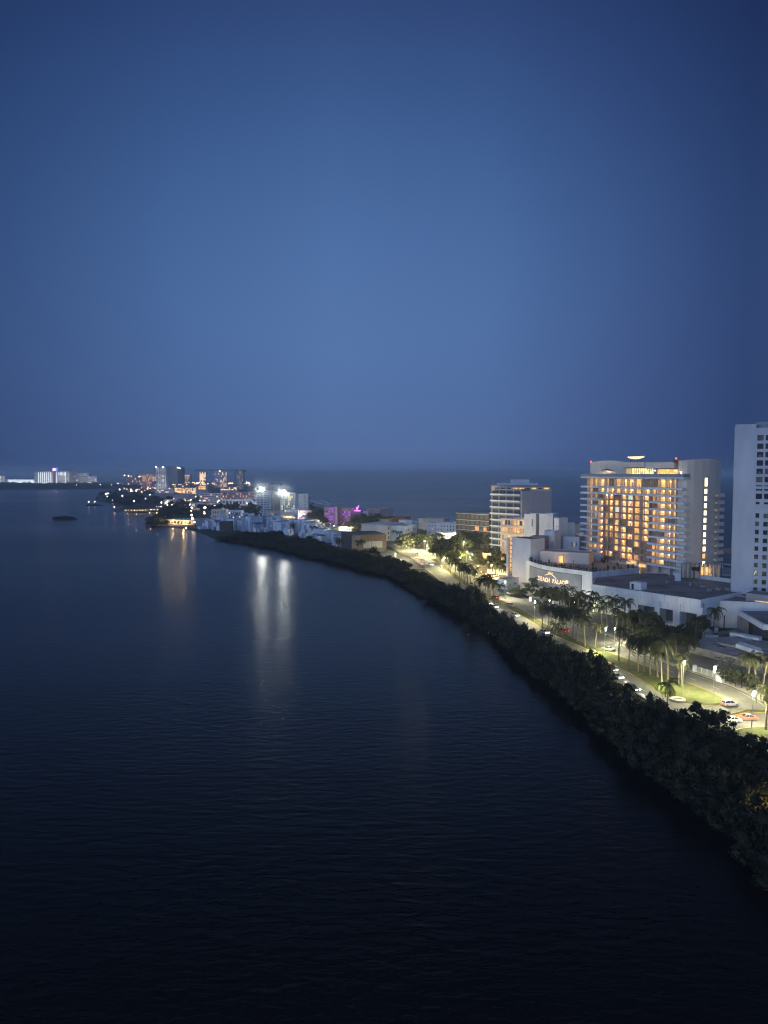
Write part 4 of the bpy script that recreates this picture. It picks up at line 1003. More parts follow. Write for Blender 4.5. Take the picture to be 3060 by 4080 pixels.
# middle strip
far('amber_galleries', 'low hotel with four long rows of amber lit galleries', 694,781,1943,1900,beige,dep=30,sk=60,faces={'front':dict(cols=16,rows=4,ww=.85,wh=.5,lit=.92,litm=[warm,warmhi],dark=curtain,mz=(5,1))})
far('upper_annexe', 'plain block with a few lit openings behind the amber galleries', 676,756,1926,2050,grey,dep=30,faces={'front':dict(cols=10,rows=2,ww=.5,wh=.5,lit=.35,litm=[warmhi],mz=(20,1))})
far('grey_wing', 'grey wing with two short rows of amber windows right of the galleries', 781,828,1935,1900,grey,dep=30,faces={'front':dict(cols=6,rows=5,ww=.8,wh=.5,lit=1,litm=[warm],skip={(i,j) for i in range(6) for j in range(3)}|{(0,3),(5,3),(0,4),(5,4)})})
far('grey_hall_roof', 'broad grey shed roof in front of the amber galleries', 606,690,1968,1640,grey,dep=50,roof=grey)
far('grey_hall_roof', 'low sloping tan shed right of the broad grey shed', 690,752,1971,1620,beige,dep=50,roof=beige)
far('long_store', 'long white low building with a lit shopfront band', 618,672,1948,1900,white2,dep=40,roof=roofw,faces={'front':dict(cols=8,rows=2,ww=.8,wh=.4,lit=.4,litm=[warmhi],mz=(8,2))})
far('gallery_house', 'white three storey house with arcaded rows and rosy lamps on its top floor', 794,878,1966,1500,white2,dep=30,roof=roofw,faces={'front':dict(cols=10,rows=4,ww=.7,wh=.6,lit=.25,litm=[warm,emit('rosy_light',(1,.4,.3),1.2)],dark=glass_b)})
far('lit_villa', 'amber lit flat roofed villa above the rosy long hotel', 876,944,1940,1900,beige,dep=30,roof=roofw,faces={'front':dict(cols=10,rows=5,ww=.6,wh=.5,lit=.7,litm=[warm,warmhi],skip={(i,j) for i in range(10) for j in range(3)})})
far('long_rosy_hotel', 'long hotel with rosy lit windows in dense rows behind the arched hall', 878,1020,1961,1420,pinkw,dep=30,roof=roofw,faces={'front':dict(cols=24,rows=4,ww=.6,wh=.55,lit=.38,litm=[warm,emit('rosy_light',(1,.4,.3),1.2),warmlo],dark=glass_b)})
far('arched_hall', 'white hall with a row of tall arched dark windows', 882,1006,1990,1220,white,dep=24,roof=roofw,faces={'front':dict(cols=9,rows=1,ww=.62,wh=.45,sill=.42,lit=0,dark=glass_b)})
far('arched_hall', 'slanting white side wing of the arched hall', 1000,1035,1998,1190,white2,dep=20,roof=roofw,sk=20)
far('floodlit_cube', 'bright white cube with a big round arch beside the building site', 1033,1078,1998,1080,white,dep=14,roof=white,faces={'front':dict(cols=1,rows=1,ww=.55,wh=.45,sill=.02,lit=0,dark=grey)})
far('site_tower', 'floodlit unfinished tower at the left of the building site', 1020,1078,1957,1060,white,dep=16,faces={'front':dict(cols=4,rows=9,ww=.7,wh=.35,lit=0,dark=dgrey)})
far('site_slab', 'tall plain concrete slab in the middle of the building site', 1078,1115,1957,990,grey,dep=16,faces={'front':dict(cols=3,rows=1,ww=.1,wh=.9,sill=.05,lit=0,dark=dgrey)})
far('frame_tower', 'open concrete frame tower lit from inside on the right of the building site', 1116,1176,1964,960,white,dep=16,faces={'front':dict(cols=8,rows=10,ww=.66,wh=.6,lit=.22,litm=[coolr,barlit],dark=dgrey)})
far('finished_slab', 'smooth white slab tower with one column of dark openings at its right end', 1176,1227,1968,965,white,dep=16,faces={'front':dict(cols=7,rows=8,ww=.5,wh=.4,lit=0,skip={(i,j) for i in range(7) for j in range(8) if i!=5 or j < 2})})
for px,py,D_ in ((1042,1951,955),(1128,1960,940)):
    a = PD(px,D_); z = ZD(py,D_); r = empty('floodlight_mast', (a.x,D_,0), 0, 'dazzling white floodlight on the '+('left' if px < 1100 else 'right')+' tower of the building site', 'floodlight', 'building site floodlights')
    q = MB(); q.cyl(0,1,0,z+1,.25); q.build('mast', metald, r)
    q = MB(); q.box(-3.0,3.0,-.2,.4,z-1.5,z+1.5); hd = q.build('lamp_housing', metald, r)
    for k in range(6):
        q = MB(); q.obox((-1.95+(k%3)*1.95,-.30,z+(.72 if k<3 else -.72)),.80,.05,.60); q.build('lamp_lens', floodm, hd)
    lamp_pt(r, (0,4,z-1), 6000, (.95,1,.93), .8)
    l = lamp_pt(r, (0,-1.6,z), 48000, (.93,1,.90), 1.3, spot=170); l.rotation_euler = Vector((0,-1,-.12)).to_track_quat('-Z','Y').to_euler()
    dm = MATS.get('glare_halo_air')
    if dm is None:
        dm = bpy.data.materials.new('glare_halo_air'); MATS['glare_halo_air'] = dm; dm.use_nodes = True; dt = dm.node_tree; dt.nodes.clear()
        tcx = nn(dt, 'ShaderNodeTexCoord'); mpx = nn(dt, 'ShaderNodeMapping'); mpx.inputs['Scale'].default_value = (1/24,)*3; gr = nn(dt, 'ShaderNodeTexGradient', gradient_type='QUADRATIC_SPHERE')
        mlt = nn(dt, 'ShaderNodeMath', operation='MULTIPLY'); mlt.inputs[1].default_value = .016
        dv = nn(dt, 'ShaderNodeVolumePrincipled'); dv.inputs['Color'].default_value = (.95,.97,.95,1); dv.inputs['Anisotropy'].default_value = .3
        do = nn(dt, 'ShaderNodeOutputMaterial'); dt.links.new(tcx.outputs['Object'], mpx.inputs[0]); dt.links.new(mpx.outputs[0], gr.inputs[0]); dt.links.new(gr.outputs['Fac'], mlt.inputs[0]); dt.links.new(mlt.outputs[0], dv.inputs['Density']); dt.links.new(dv.outputs[0], do.inputs['Volume'])
    q = MB(); q.ball((0,0,0), 23.5, 24, 14); dq = q.build('glare_halo', dm, None, (a.x, D_-4, z)); dq['kind'] = 'stuff'  # scattering ball added round each floodlight to make its glare halo
r = empty('street_arcade', (0,0,0), 0); bpy.data.objects.remove(r)
far('street_arcade', 'two lit arcaded shopfront levels at the foot of the building site', 1122,1178,2044,860,cream,dep=12,roof=roofw,faces={'front':dict(cols=9,rows=2,ww=.7,wh=.6,lit=.75,litm=[warmhi,warm],mz=(.5,3))})
far('white_awning_block', 'plain white roof slab in front of the finished slab tower', 1140,1188,2030,900,white2,dep=12,roof=white)
far('low_pink_block', 'low pinkish block with a violet lit doorway', 1188,1240,2034,905,pinkw,dep=14,roof=roofw,faces={'front':dict(cols=8,rows=2,ww=.5,wh=.5,lit=.2,litm=[purple,warmlo])})
far('golden_marquee', 'small open marquee glowing gold among dark trees', 1243,1268,2062,850,cream,dep=8,roof=white,faces={'front':dict(cols=5,rows=1,ww=.7,wh=.6,lit=1,litm=[goldwall])})
far('low_mid_block', 'long dark roofed low shop row in front of the arched hall', 955,1035,2016,1150,dgrey,dep=20,roof=roofm)
far('low_mid_block', 'small white shop with a pale awning beside the dark roofed row', 975,1010,2034,1050,white2,dep=14,roof=roofw)
far('low_mid_block', 'white low depot left of the arched hall', 800,884,2008,1180,white2,dep=30,roof=roofw)
far('low_mid_block', 'small bright white shed on the street behind the trees', 938,948,2032,1060,white,dep=6,roof=white)
for px, D2, e in ((150,3420,90000),(180,3420,90000),(205,3420,90000),(240,3420,90000),(265,3420,90000),(50,3480,50000),(90,3480,50000),(330,3500,60000),(355,3500,40000),(636,2340,50000),(652,2340,40000),(520,2800,40000),(596,2780,40000),(1060,1160,9000),(945,1180,16000),(1150,900,9000),(1200,900,9000),(840,1440,14000),(950,1370,14000),(735,1830,20000)):
    a = PD(px,D2); rr = empty('added_facade_lamp', (a.x,a.y,0), 0, 'unseen lamp added to brighten a pale facade of the far shore', 'floodlight', 'added facade lamps of the far shore'); q = MB(); q.box(-1,1,-1,1,-.2,1); q.build('housing', metald, rr); lamp_pt(rr, (0,0,6), e, (1,.93,.82), 1)  # unseen lamps added to brighten the pale far facades
# shore lights
LBASE = empty('far_lamp', (0,0,-500), 0, 'x', 'lamp'); q = MB(); q.cyl(0,0,0,5,.15,n=5); q.build('pole', metald, LBASE); q = MB(); q.ball((0,0,5.4),.8,6,4); q.build('globe', bulbw, LBASE)
LORNG = empty('far_lamp', (0,0,-500), 0, 'x', 'lamp'); q = MB(); q.cyl(0,0,0,4,.15,n=5); q.build('pole', metald, LORNG); q = MB(); q.ball((0,0,4.3),.8,6,4); q.build('globe', bulbo, LORNG)
snapshot(); KW, KO = kidmap(LBASE), kidmap(LORNG)
def flamp(px, py, kind, label, group, s=1.0):
    p = G(px, py); copy_tree(LBASE if kind == 'w' else LORNG, KW if kind == 'w' else KO, (p.x,p.y,-.2), 0, label, group, s)
rg = random.Random(21)
for k in range(26): flamp(rg.uniform(130,470), rg.uniform(1938,1945), rg.choice('wwo'), 'pinpoint lamp along the far left shore below the pale hotels', 'lamps along the far left shore', rg.uniform(1.0,2.0))
for k in range(66): flamp(rg.uniform(750,1004), rg.uniform(1929,1935), rg.choice('ooow'), 'amber lamp in the glittering row under the far towers', 'lamps in the row under the far towers', rg.uniform(1.4,2.6))
for k in range(56): flamp(rg.uniform(470,790), rg.uniform(1942,1968), rg.choice('oow'), 'small lamp among the roofs below the twin tower', 'lamps among the roofs below the twin tower', rg.uniform(.8,1.9))
for px,py,kd,s in ((423,1983,'w',1.7),(430,1977,'w',1.4),(428,1989,'w',1.2),(446,1985,'o',1.2),(465,1984,'w',1.1),(488,1988,'w',1.4),(533,1993,'w',1.3),(520,2000,'o',1.0),(580,1996,'w',1.0),(597,1982,'w',1.3),(543,1965,'w',1.3),(515,1964,'o',1.3),(449,2004,'w',1.0),(534,2008,'w',1.1),(518,2008,'w',1),(602,2004,'o',1),(640,2000,'w',1),(456,2031,'o',1.1)):
    flamp(px,py,kd,'lamp glowing between the trees on the wooded point', 'lamps on the wooded point', s)
for k in range(66):
    px = rg.uniform(640,960); py = 1985+rg.uniform(0,62)*(1 if px > 700 else .6)
    flamp(px,py,rg.choice('oww'),'garden lamp between the low roofs and trees behind the marina', 'garden lamps behind the marina', rg.uniform(.5,1.1))
for px,py,kd,s in ((817,2052,'w',2.0),(815,2062,'o',1.4),(857,2039,'w',1.7),(766,2082,'o',1.3),(768,2092,'w',1.4),(775,2098,'o',1.2),(764,2074,'w',1.3),(741,2038,'o',1.4),(735,2046,'o',1.2),(870,2052,'w',.9),(663,2022,'o',2.0),(825,2030,'o',1.3),(742,2117,'w',.7)):
    flamp(px,py,kd,'bright lamp on the marina street', 'bright lamps on the marina street', s)
# over-water restaurant with thatched roofs
def thatched():
    r = empty('thatched_restaurant', (0,0,0), 0, 'over water restaurant with thatched roofs and amber lights under the eaves', 'restaurant')
    def hut(px, py, w, d, h, hr):
        c = G(px, py, 0); q = MB(); x,y = c.x,c.y
        q.add([(x-w,y-d,h),(x+w,y-d,h),(x+w,y+d,h),(x-w,y+d,h),(x-w*.35,y,hr),(x+w*.35,y,hr)],[(0,1,5,4),(1,2,5),(2,3,4,5),(3,0,4),(0,3,2,1)]); rf = q.build('thatched_roof', thatch, r)
        q = MB()
        for k in range(int(w/2)+1):
            for sy in (-1,1): q.cyl(x-w*.9+k*1.8*w/int(w/2+1), y+sy*d*.85, -1.5, h, .15, n=5)
        q.build('post', barkd, r)
        q = MB(); q.box(x-w*.95,x+w*.95,y-d*.95,y+d*.95,-.3,0.05); q.build('deck', barkd, r)
        for k in range(max(2,int(w/2.2))):
            q = MB(); q.ball((x-w*.85+k*1.7*w/max(1,int(w/2.2)-1), y-d*.9, h-.5),.33,6,4); q.build('lamp', bulbo if k%3 else bulbw, rf)
        lamp_pt(r,(x,y-d*.6,h-1),900,(1,.6,.25))
    hut(548,2039,18,9,3.4,9.5); hut(600,2037,15,8,3.2,8); hut(628,2036,9,7,3,7); hut(513,2036,6,5,2.6,4.6)
    for k in range(7):
        c = G(588+k*9, 2020, 5); q = MB(); q.ball((c.x,c.y,5.4),.5,6,4); q.build('string_lamp', bulbw, r)
thatched()
def waterside():
    A = G(668,2088); B = G(772,2092)
    r = building('waterside_restaurant', 'white roofed waterside restaurant with a golden lit terrace over the lagoon', 'restaurant', (A.x,A.y), (B.x,B.y), 22, -.2, 5.4, beige, {'front':dict(cols=9,rows=1,ww=.92,wh=.74,sill=.1,lit=.75,litm=[goldwall,warmhi],recess=2)}, roofw, .1, overhang=2.2)
    for k in range(6):
        W_ = (B-A).length; q = MB(); q.ball((W_*(.08+.15*k), -1.2, 3.4),.42,6,4); q.build('lamp', bulbo, r)
    lamp_pt(r,(W_*.3,-5,3.5),6000,(1,.65,.25)); lamp_pt(r,(W_*.7,-5,3.5),6000,(1,.65,.25)); lamp_pt(r,(-8,-2,4.5),5000,(1,.9,.45))
    A2 = G(672,2097,-.5); B2 = G(730,2099,-.5)
    building('dining_terrace', 'lower golden lit dining terrace at the water edge', 'terrace', (A2.x,A2.y), (B2.x,B2.y), 5, -.9, 1.2, cream, {'front':dict(cols=8,rows=1,ww=.8,wh=.6,lit=1,litm=[goldwall])}, roofw, .1)
waterside()
# jetty, islets
def islet(lab, x0, x1, yb, hh, poles=0, cat='islet'):
    p = G((x0+x1)/2, yb, -.8); w = (G(x1,yb,-.8)-G(x0,yb,-.8)).length/2
    r = empty('islet', (p.x,p.y,-.8), 0, lab, cat); q = MB(); n = 20
    q.prism([(w*math.cos(2*math.pi*i/n)*(1+.06*math.sin(3*i)), w*.75*math.sin(2*math.pi*i/n)+w*.7) for i in range(n)], -.5, .5); q.build('bank', soil, r)
    return r, w
# marina village: weathered white terraces
rgv = random.Random(5)
village = [(820,858,2062,760),(860,884,2046,765),(886,930,2056,740),(930,962,2068,730),(960,1000,2050,745),(996,1044,2052,735),(1040,1084,2054,735),(1078,1120,2066,715),(1118,1156,2070,700),(1150,1192,2062,700),(1185,1220,2064,690),(1206,1256,2080,660),(1245,1292,2098,630),(1286,1330,2106,610),(1326,1372,2128,585),(1366,1403,2134,570)]
ordn = ['first','second','third','fourth','fifth','sixth','seventh','eighth','ninth','tenth','eleventh','twelfth','thirteenth','fourteenth','fifteenth','sixteenth']
for i,(x0,x1,yt,D_) in enumerate(village):
    r = far('terraced_house', 'weathered white terraced house, '+ordn[i]+' from the lagoon end of the marina row', x0,x1,yt+rgv.uniform(2,12),D_,white2,dep=14,sk=rgv.uniform(-10,22),group='weathered marina houses',roof=roofw,parapet=.5,
        faces={'front':dict(cols=4,rows=4,ww=.32,wh=.35,lit=.03,litm=[warmhi],dark=glass_d,skip={(a,b) for a in range(4) for b in range(4) if rgv.random()<.6})})
    W_ = (PD(x1,D_)-PD(x0,D_)).length; h = ZD(yt,D_)+.2
    q = MB()
    for k in range(9):
        a = rgv.uniform(-.15,.8)*W_; w = rgv.uniform(.14,.38)*W_; dp = rgv.uniform(1.5,14); hh = h*(1-dp/17)*rgv.uniform(.55,1.0)
        q.box(a, a+w, -dp, -.003-k*.01, 0, hh+.002*k)
        if k % 2: q.box(a+.1*w, a+.35*w, -dp-.02, -dp+.1, hh*.5, hh*.5+.9)
    q.build('stepped_terrace', white2, r)
    q = MB()
    for k in range(5):
        a = rgv.uniform(.0,.8)*W_; y_ = rgv.uniform(-1,9); q.box(a, a+rgv.uniform(.08,.3)*W_, y_, y_+rgv.uniform(2,5), h-.5, h+rgv.uniform(.3,2.2)+.003*k)
    q.build('roof_room', white2, r)
    q = MB()
    for k in range(4):
        a = rgv.uniform(0,.85)*W_; dp = rgv.uniform(2,10); q.box(a, a+1.1, -dp-5, -dp-4.9, h*.25, h*.25+1.2)
    bpy.data.meshes.new('x') if False else None
    if i % 4 == 1:
        q = MB(); q.box(W_*.1, W_*.8, -9.2, -5, h*.5, h*.55+.5); q.build('awning', redroof if i == 1 else roofm, r)
far('maroon_roof_house', 'low dark maroon roofed house on the left of the marina row', 872,920,2078,725,brown,dep=8,roof=redroof)
far('marina_end_wall', 'grey concrete end wall of the marina row above the seawall', 781,820,2067,775,grey,dep=14,roof=roofw)
# second row, filling in behind the village up to the boulevard
for i,(x0,x1,yt,D_,mt,lit) in enumerate(((1440,1500,2098,720,white2,.1),(1256,1300,2104,700,cream,.0),(1350,1410,2100,700,white2,.15),(1480,1530,2084,720,beige,.3),(905,960,2034,900,white2,.2),(840,900,2030,920,cream,.3),(700,760,1996,1300,beige,.3),(650,700,1990,1350,white2,.3),(760,800,2004,1150,white2,.4),(1060,1110,2040,900,beige,.2))):
    far('street_house', ['cream','white','tan','grey'][i%4]+' low house glimpsed in the trees, '+ordn[i]+' of the scattered street houses', x0,x1,yt,D_,mt,dep=14,roof=[roofw,redroof][i%3==2],group='scattered street houses',faces={'front':dict(cols=6,rows=2,ww=.5,wh=.5,lit=lit,litm=[warmhi,warm])})
# beach roof glimpsed between the towers
far('beach_pavilion', 'peach coloured roof of a beach pavilion seen in the gap beside the tall edge tower', 2868,2960,2202,470,emit('dummy',(1,1,1),0,0) if False else wallmat('peach_roof',(.55,.30,.22),.85,.1,.1),dep=10,z0=9,roof=wallmat('peach_roof',(.5,.3,.2)))
warm, warmhi, warmlo = warm_near, warmhi_near, warmlo_near
# ================================================================== TREES
def crown_mesh(name, rx, rz_, n, leafs, size, mat, seed, flat=.55, z0=0.0, core=True):
    rg = random.Random(seed); mb = MB()
    def leafq(p, s):
        d = Vector((rg.gauss(0,1),rg.gauss(0,1),rg.gauss(0,.6)+.3)).normalized(); a = d.orthogonal().normalized(); a.rotate(Matrix.Rotation(rg.uniform(0,6.28),3,d)); b = d.cross(a)
        a *= s*rg.uniform(.7,1.3); b *= s*rg.uniform(.35,.6)
        mb.add([p-a, p-b*.9, p+a, p+b], [(0,1,2,3)])
    for k in range(n):
        th = rg.uniform(0,6.28); rr = rx*math.sqrt(rg.random())*.95; hh = rz_*math.sqrt(max(0,1-(rr/rx)**2))*rg.uniform(.25,1.08)
        c = Vector((rr*math.cos(th), rr*math.sin(th), z0+hh)); cr = rx*rg.uniform(.16,.34)
        if core:
            o = len(mb.v); bb = MB(); bb.ball(c, cr*.72, 6, 4, .8)
            mb.add([Vector(v)+Vector((rg.uniform(-1,1),rg.uniform(-1,1),rg.uniform(-1,1)))*cr*.16 for v in bb.v], bb.f)
        for j in range(leafs):
            u = Vector((rg.gauss(0,1),rg.gauss(0,1),rg.gauss(0,1)+.25)).normalized()
            leafq(c + Vector((u.x,u.y,u.z*.8))*cr*rg.uniform(.75,1.12), size)
    return mb.mesh(name, mat)
def trunk_mesh(h, r0, mat, seed, limbs=5, spread=1.8, prop=False):
    rg = random.Random(seed); mb = MB(); p = Vector((0,0,-.6)); top = Vector((rg.uniform(-.3,.3),rg.uniform(-.3,.3),h*.55)); mb.tube(p, top, r0, r0*.6, 7)
    for k in range(limbs):
        a = rg.uniform(0,6.28); s = top*rg.uniform(.6,1); e = Vector((math.cos(a)*spread, math.sin(a)*spread, h*rg.uniform(.75,1))); m = s.lerp(e,.5)+Vector((0,0,.3)); mb.tube(s,m,r0*.45,r0*.3,5); mb.tube(m,e,r0*.3,r0*.12,5)
    if prop:
        for k in range(6):
            a = k*1.05; mb.tube((0,0,1.4),(math.cos(a)*1.5,math.sin(a)*1.5,-1.2),.09,.06,4)
    return mb.mesh('trunk', mat)
def treeproto(name, rx, rz_, z0, n, leafs, size, mat, seed, prop=False):
    o = empty(name, (0,0,-500), 0, 'x', 'tree')
    link('trunk', trunk_mesh(z0+rz_*.6, .28 if not prop else .22, barkd, seed, 5, rx*.5, prop), o)
    link('crown', crown_mesh('crown', rx, rz_, n, leafs, size, mat, seed, z0=z0), o)
    return o
MAN = [treeproto('mangrove_tree', 4.6, 4.2, 1.3, 34, 44, .34, mang, 100+i, True) for i in range(4)]
MANF = [treeproto('mangrove_tree', 6.5, 4.6, 1.2, 34, 30, .62, mang, 120+i, True) for i in range(3)]
SHO = [treeproto('shore_tree', 6.5, 4.6, 1.2, 34, 26, .66, mang, 180+i, True) for i in range(2)]
BUS = [treeproto('islet_bush', 6.5, 4.6, .6, 30, 26, .62, mang, 190+i, True) for i in range(2)]
BRO = [treeproto('broadleaf_tree', 4.5, 5.0, 2.6, 30, 34, .42, leaf, 140+i) for i in range(3)]
LIM = treeproto('bright_bush', 4.5, 4.0, .8, 26, 34, .45, lime, 160)
SPARSE = [treeproto('broadleaf_tree', 4.2, 5.2, 2.6, 15, 26, .36, mang, 170+i) for i in range(2)]
def palmproto(h, lean, seed, nf=17, fl=4.9, droop=1.12):
    rg = random.Random(seed); o = empty('palm_tree', (0,0,-500), 0, 'x', 'palm')
    mb = MB(); pts = []
    for k in range(9):
        t = k/8; pts.append(Vector((lean*t*t, lean*.3*math.sin(t*2), h*t-.3*(k==0))))
    for k in range(8): mb.tube(pts[k], pts[k+1], .23-.012*k+(.12 if k==0 else 0), .23-.012*(k+1), 7)
    mb.build('trunk', bark, o)
    top = pts[-1]; mb = MB()
    for f in range(nf):
        a = 2*math.pi*f/nf*1.0 + rg.uniform(-.25,.25); el0 = rg.choice((1.1,.75,.45,.15,-.25))+rg.uniform(-.12,.12); L_ = fl*rg.uniform(.85,1.1)
        P = [top.copy()]; n = 9; e = el0; d = Vector((math.cos(a),math.sin(a),0))
        for k in range(n):
            e -= (.17+.11*k/n)*droop; P.append(P[-1]+(d*math.cos(e)+Vector((0,0,math.sin(e))))*L_/n)
        side = Vector((-d.y,d.x,0))
        for k in range(n):
            mb.tube(P[k],P[k+1],.045*(1-k/n)+.01,.045*(1-(k+1)/n)+.01,3,False)
            if k == 0: continue
            for half in (0,.5):
                c = P[k].lerp(P[k+1],half); ln = (.95*math.sin(math.pi*min(1,(k+half+1.2)/(n+1.6)))+.12)
                for sgn in (-1,1):
                    t = (P[k+1]-P[k]).normalized(); out = (side*sgn*.72 + t*.45 + Vector((0,0,-.55-rg.uniform(0,.35)))).normalized()*ln*rg.uniform(.8,1.15)
                    w = t*.115; mb.add([c-w, c+w, c+out+w*.2, c+out-w*.2], [(0,1,2,3)])
    mb.build('fronds', palmleaf, o)
    mb = MB()
    for k in range(7):
        a = k*.9; mb.ball(top+Vector((math.cos(a)*.28,math.sin(a)*.28,-.28)), .14, 6, 4)
    mb.build('coconuts', bark, o)
    return o
PAL = [palmproto(9.2,.5,1), palmproto(9.8,-.9,2), palmproto(8.6,.2,3,19), palmproto(9.6,1.2,4,15,4.6,1.15)]
PALS = [palmproto(4.6,.3,6,15,3.4), palmproto(3.4,-.2,7,14,3.2)]
snapshot()
KM = {}
for o in MAN+MANF+SHO+BUS+BRO+[LIM]+SPARSE+PAL+PALS: KM[o] = kidmap(o)
rt = random.Random(77)
def plant(protos, p, label, group, s=1.0, z=-.2):
    o = rt.choice(protos); return copy_tree(o, KM[o], (p.x,p.y,z), rt.uniform(0,6.28), label, group, s)
# mangrove belt: rows between the waterline and the road
wl_px = [(3120,3660),(3060,3560),(2951,3425),(2822,3300),(2675,3200),(2472,3022),(2380,2912),(2158,2748),(2029,2619),(1955,2527),(1845,2472),(1715,2398),(1568,2306),(1400,2262),(1250,2228),(1107,2192),(960,2166),(850,2148)]
in_px = [(3250,3200),(3080,3090),(2900,3000),(2800,2930),(2690,2888),(2555,2830),(2440,2768),(2275,2668),(2115,2575),(2012,2515),(1942,2468),(1828,2400),(1700,2305),(1560,2250),(1400,2210),(1230,2170),(1080,2150),(960,2142)]
wl = [G(x,y,-.8) for x,y in wl_px]; inl = [G(x,y,0) for x,y in in_px]
def alen(P):
    L_ = [0]
    for i in range(len(P)-1): L_.append(L_[-1]+(P[i+1]-P[i]).length)
    return L_
def along(P, L_, u):
    s = u*L_[-1]; k = max(j for j in range(len(L_)) if L_[j] <= s+1e-6); k = min(k,len(P)-2); return P[k].lerp(P[k+1], (s-L_[k])/max(1e-6,L_[k+1]-L_[k]))
def atseg(i, t): return wl[i].lerp(wl[i+1],t), inl[i].lerp(inl[i+1],t)
cnt = 0
for i in range(len(wl)-1):
    a0, b0 = atseg(i,0); a1, b1 = atseg(i,1); seg = max((a1-a0).length, (b1-b0).length); dist = a0.y
    step = max(6.3, dist*.0225); nseg = max(1, round(seg/step))
    for k in range(nseg):
        a, b = atseg(i, (k+.5)/nseg); wd = (b-a).length; nr = max(2, round(wd/step))
        for j in range(nr):
            o_ = min(.45, (6.2 if dist < 230 else 4.2 if dist < 330 else .011*dist)/wd); t = o_ + (.96-o_)*(j+rt.uniform(-.15,.25))/max(1,nr-.6); p = a.lerp(b,t)+Vector((rt.uniform(-1,1),rt.uniform(-1,1),0))
            far_ = dist > 330
            zone = 'near the bottom right corner' if dist < 150 else ('beside the lit boulevard' if dist < 330 else 'below the white marina houses')
            prot = MANF if far_ else MAN
            s = (step/6.2)*rt.uniform(.85,1.12) if not far_ else step/8.6*rt.uniform(.85,1.15)
            edge = (j == 0)
            sz = rt.uniform(.6,.9) if edge else (rt.uniform(.75,1.08) if rt.random() < .78 else rt.uniform(1.15,1.45))
            sz *= 1 + .75*noise.noise(Vector((p.x*.045, p.y*.045, 3.3)))
            if not far_:
                bx_ = CX + F*p.x/p.y
                hf = 1.0 if bx_ < 2030 else .72 if bx_ < 2160 else 1.1 if bx_ < 2400 else .6 if bx_ < 2570 else .68 if bx_ < 2800 else .7
                if j >= nr-2: sz *= hf
            if far_: sz *= .8
            row_ = 'at the waterline' if j == 0 else ('on the landward side' if j == nr-1 else 'in the middle')
            plant(prot, p, 'dark mangrove '+row_+' of the lagoon belt, '+zone, 'mangrove trees '+row_+' '+zone, (s, s, sz)); cnt += 1
print('MANGROVES', cnt)
# sparse trees through which the lit road shows at the right edge
for px,py in ((2815,2965),(2885,3060),(2950,3085),(3010,3080),(3055,3100),(2770,2925),(2850,2975)):
    plant(SPARSE, G(px,py), 'loose crowned tree with lit gaps in front of the turning loop', 'loose crowned trees at the turning loop', rt.uniform(.85,1.1))
# wooded point and far shore belt
for k in range(70):
    u = rt.random(); px = 384+u*300; py = 1990+rt.uniform(-22,10)*min(1,u*3+.25)+(16*min(1,u*2.2) if rt.random()<.6 else -10)
    plant(SHO, G(px,py), 'dark tree on the wooded point reaching into the lagoon', 'trees on the wooded point', (rt.uniform(1.0,1.5), rt.uniform(1.0,1.5), rt.uniform(1.0,1.6)))
for k in range(60):
    px = -20+k*9.6+rt.uniform(-4,4); plant(SHO, G(px, 1945+rt.uniform(-1.2,1.6)), 'dark tree in the low belt along the far left shore', 'trees in the far left shore belt', (3.0,3.0,rt.uniform(1.7,2.4)))
for k in range(26):
    px = -10+k*16+rt.uniform(-4,4); plant(SHO, G(px, 1936+rt.uniform(-1,1)), 'dark tree in the low belt along the far left shore', 'trees in the far left shore belt', (3.4,3.4,rt.uniform(2.0,2.8)))
for px,py,s in ((604,2094,1.0),(617,2084,1.5),(632,2080,1.7),(645,2085,1.3),(650,2074,1.5),(628,2092,.9),(660,2090,.8),(612,2088,1.1),(668,2052,1.9),(690,2050,1.9),(712,2052,1.8),(730,2056,1.6),(655,2050,1.4),(700,2042,1.8),(676,2044,1.8)):
    plant(SHO, G(px,py), 'rounded dark tree around the waterside restaurant', 'trees around the waterside restaurant', s)
for k in range(64):
    px = rt.uniform(690,1240); base = 2010+(px-690)*.075; py = base+rt.uniform(-4,34)
    if py > 2066: continue
    plant(BRO+PAL[:1], G(px,py), 'dusky street tree between the low roofs behind the marina', 'street trees behind the marina', rt.uniform(1.0,1.7))
for k in range(16):
    plant(BRO, G(rt.uniform(1235,1300), rt.uniform(2062,2098)), 'dark tree left of the purple hotel', 'trees left of the purple hotel', rt.uniform(1.1,1.6))
for k in range(16):
    plant(BRO, G(rt.uniform(1405,1540), rt.uniform(2078,2108)), 'dark tree below the pink villa', 'trees below the pink villa', rt.uniform(1.1,1.7))
for px,py,s in ((1265,2118,1.1),(1300,2126,.9),(1325,2118,1.2),(1395,2125,1.0),(1345,2125,1.0),(1420,2128,1.0)):
    plant(BRO, G(px,py), 'green tree lit by lamps in front of the purple hotel', 'lit trees in front of the purple hotel', s)
r, w = islet('low flat islet of dark mangroves alone in the lagoon', 198, 294, 2071, 4)
for k in range(14):
    a = rt.uniform(0,6.28); q_ = w*math.sqrt(rt.random())*.82; p = Vector((r.location.x+q_*math.cos(a), r.location.y+w*.7+q_*.75*math.sin(a),0))
    plant(BUS, p, 'dark bush covering the lone lagoon islet', 'bushes on the lone islet', (.8,.8,.62), -.5)
r, w = islet('small dark sandbar with two lit marker posts', 337, 402, 2015, 2)
for k in range(8):
    p = Vector((r.location.x+rt.uniform(-.8,.8)*w, r.location.y+w*.7+rt.uniform(-.4,.4)*w,0)); plant(BUS, p, 'low bush on the sandbar with marker posts', 'bushes on the sandbar', (.9,.9,.35), -.6)
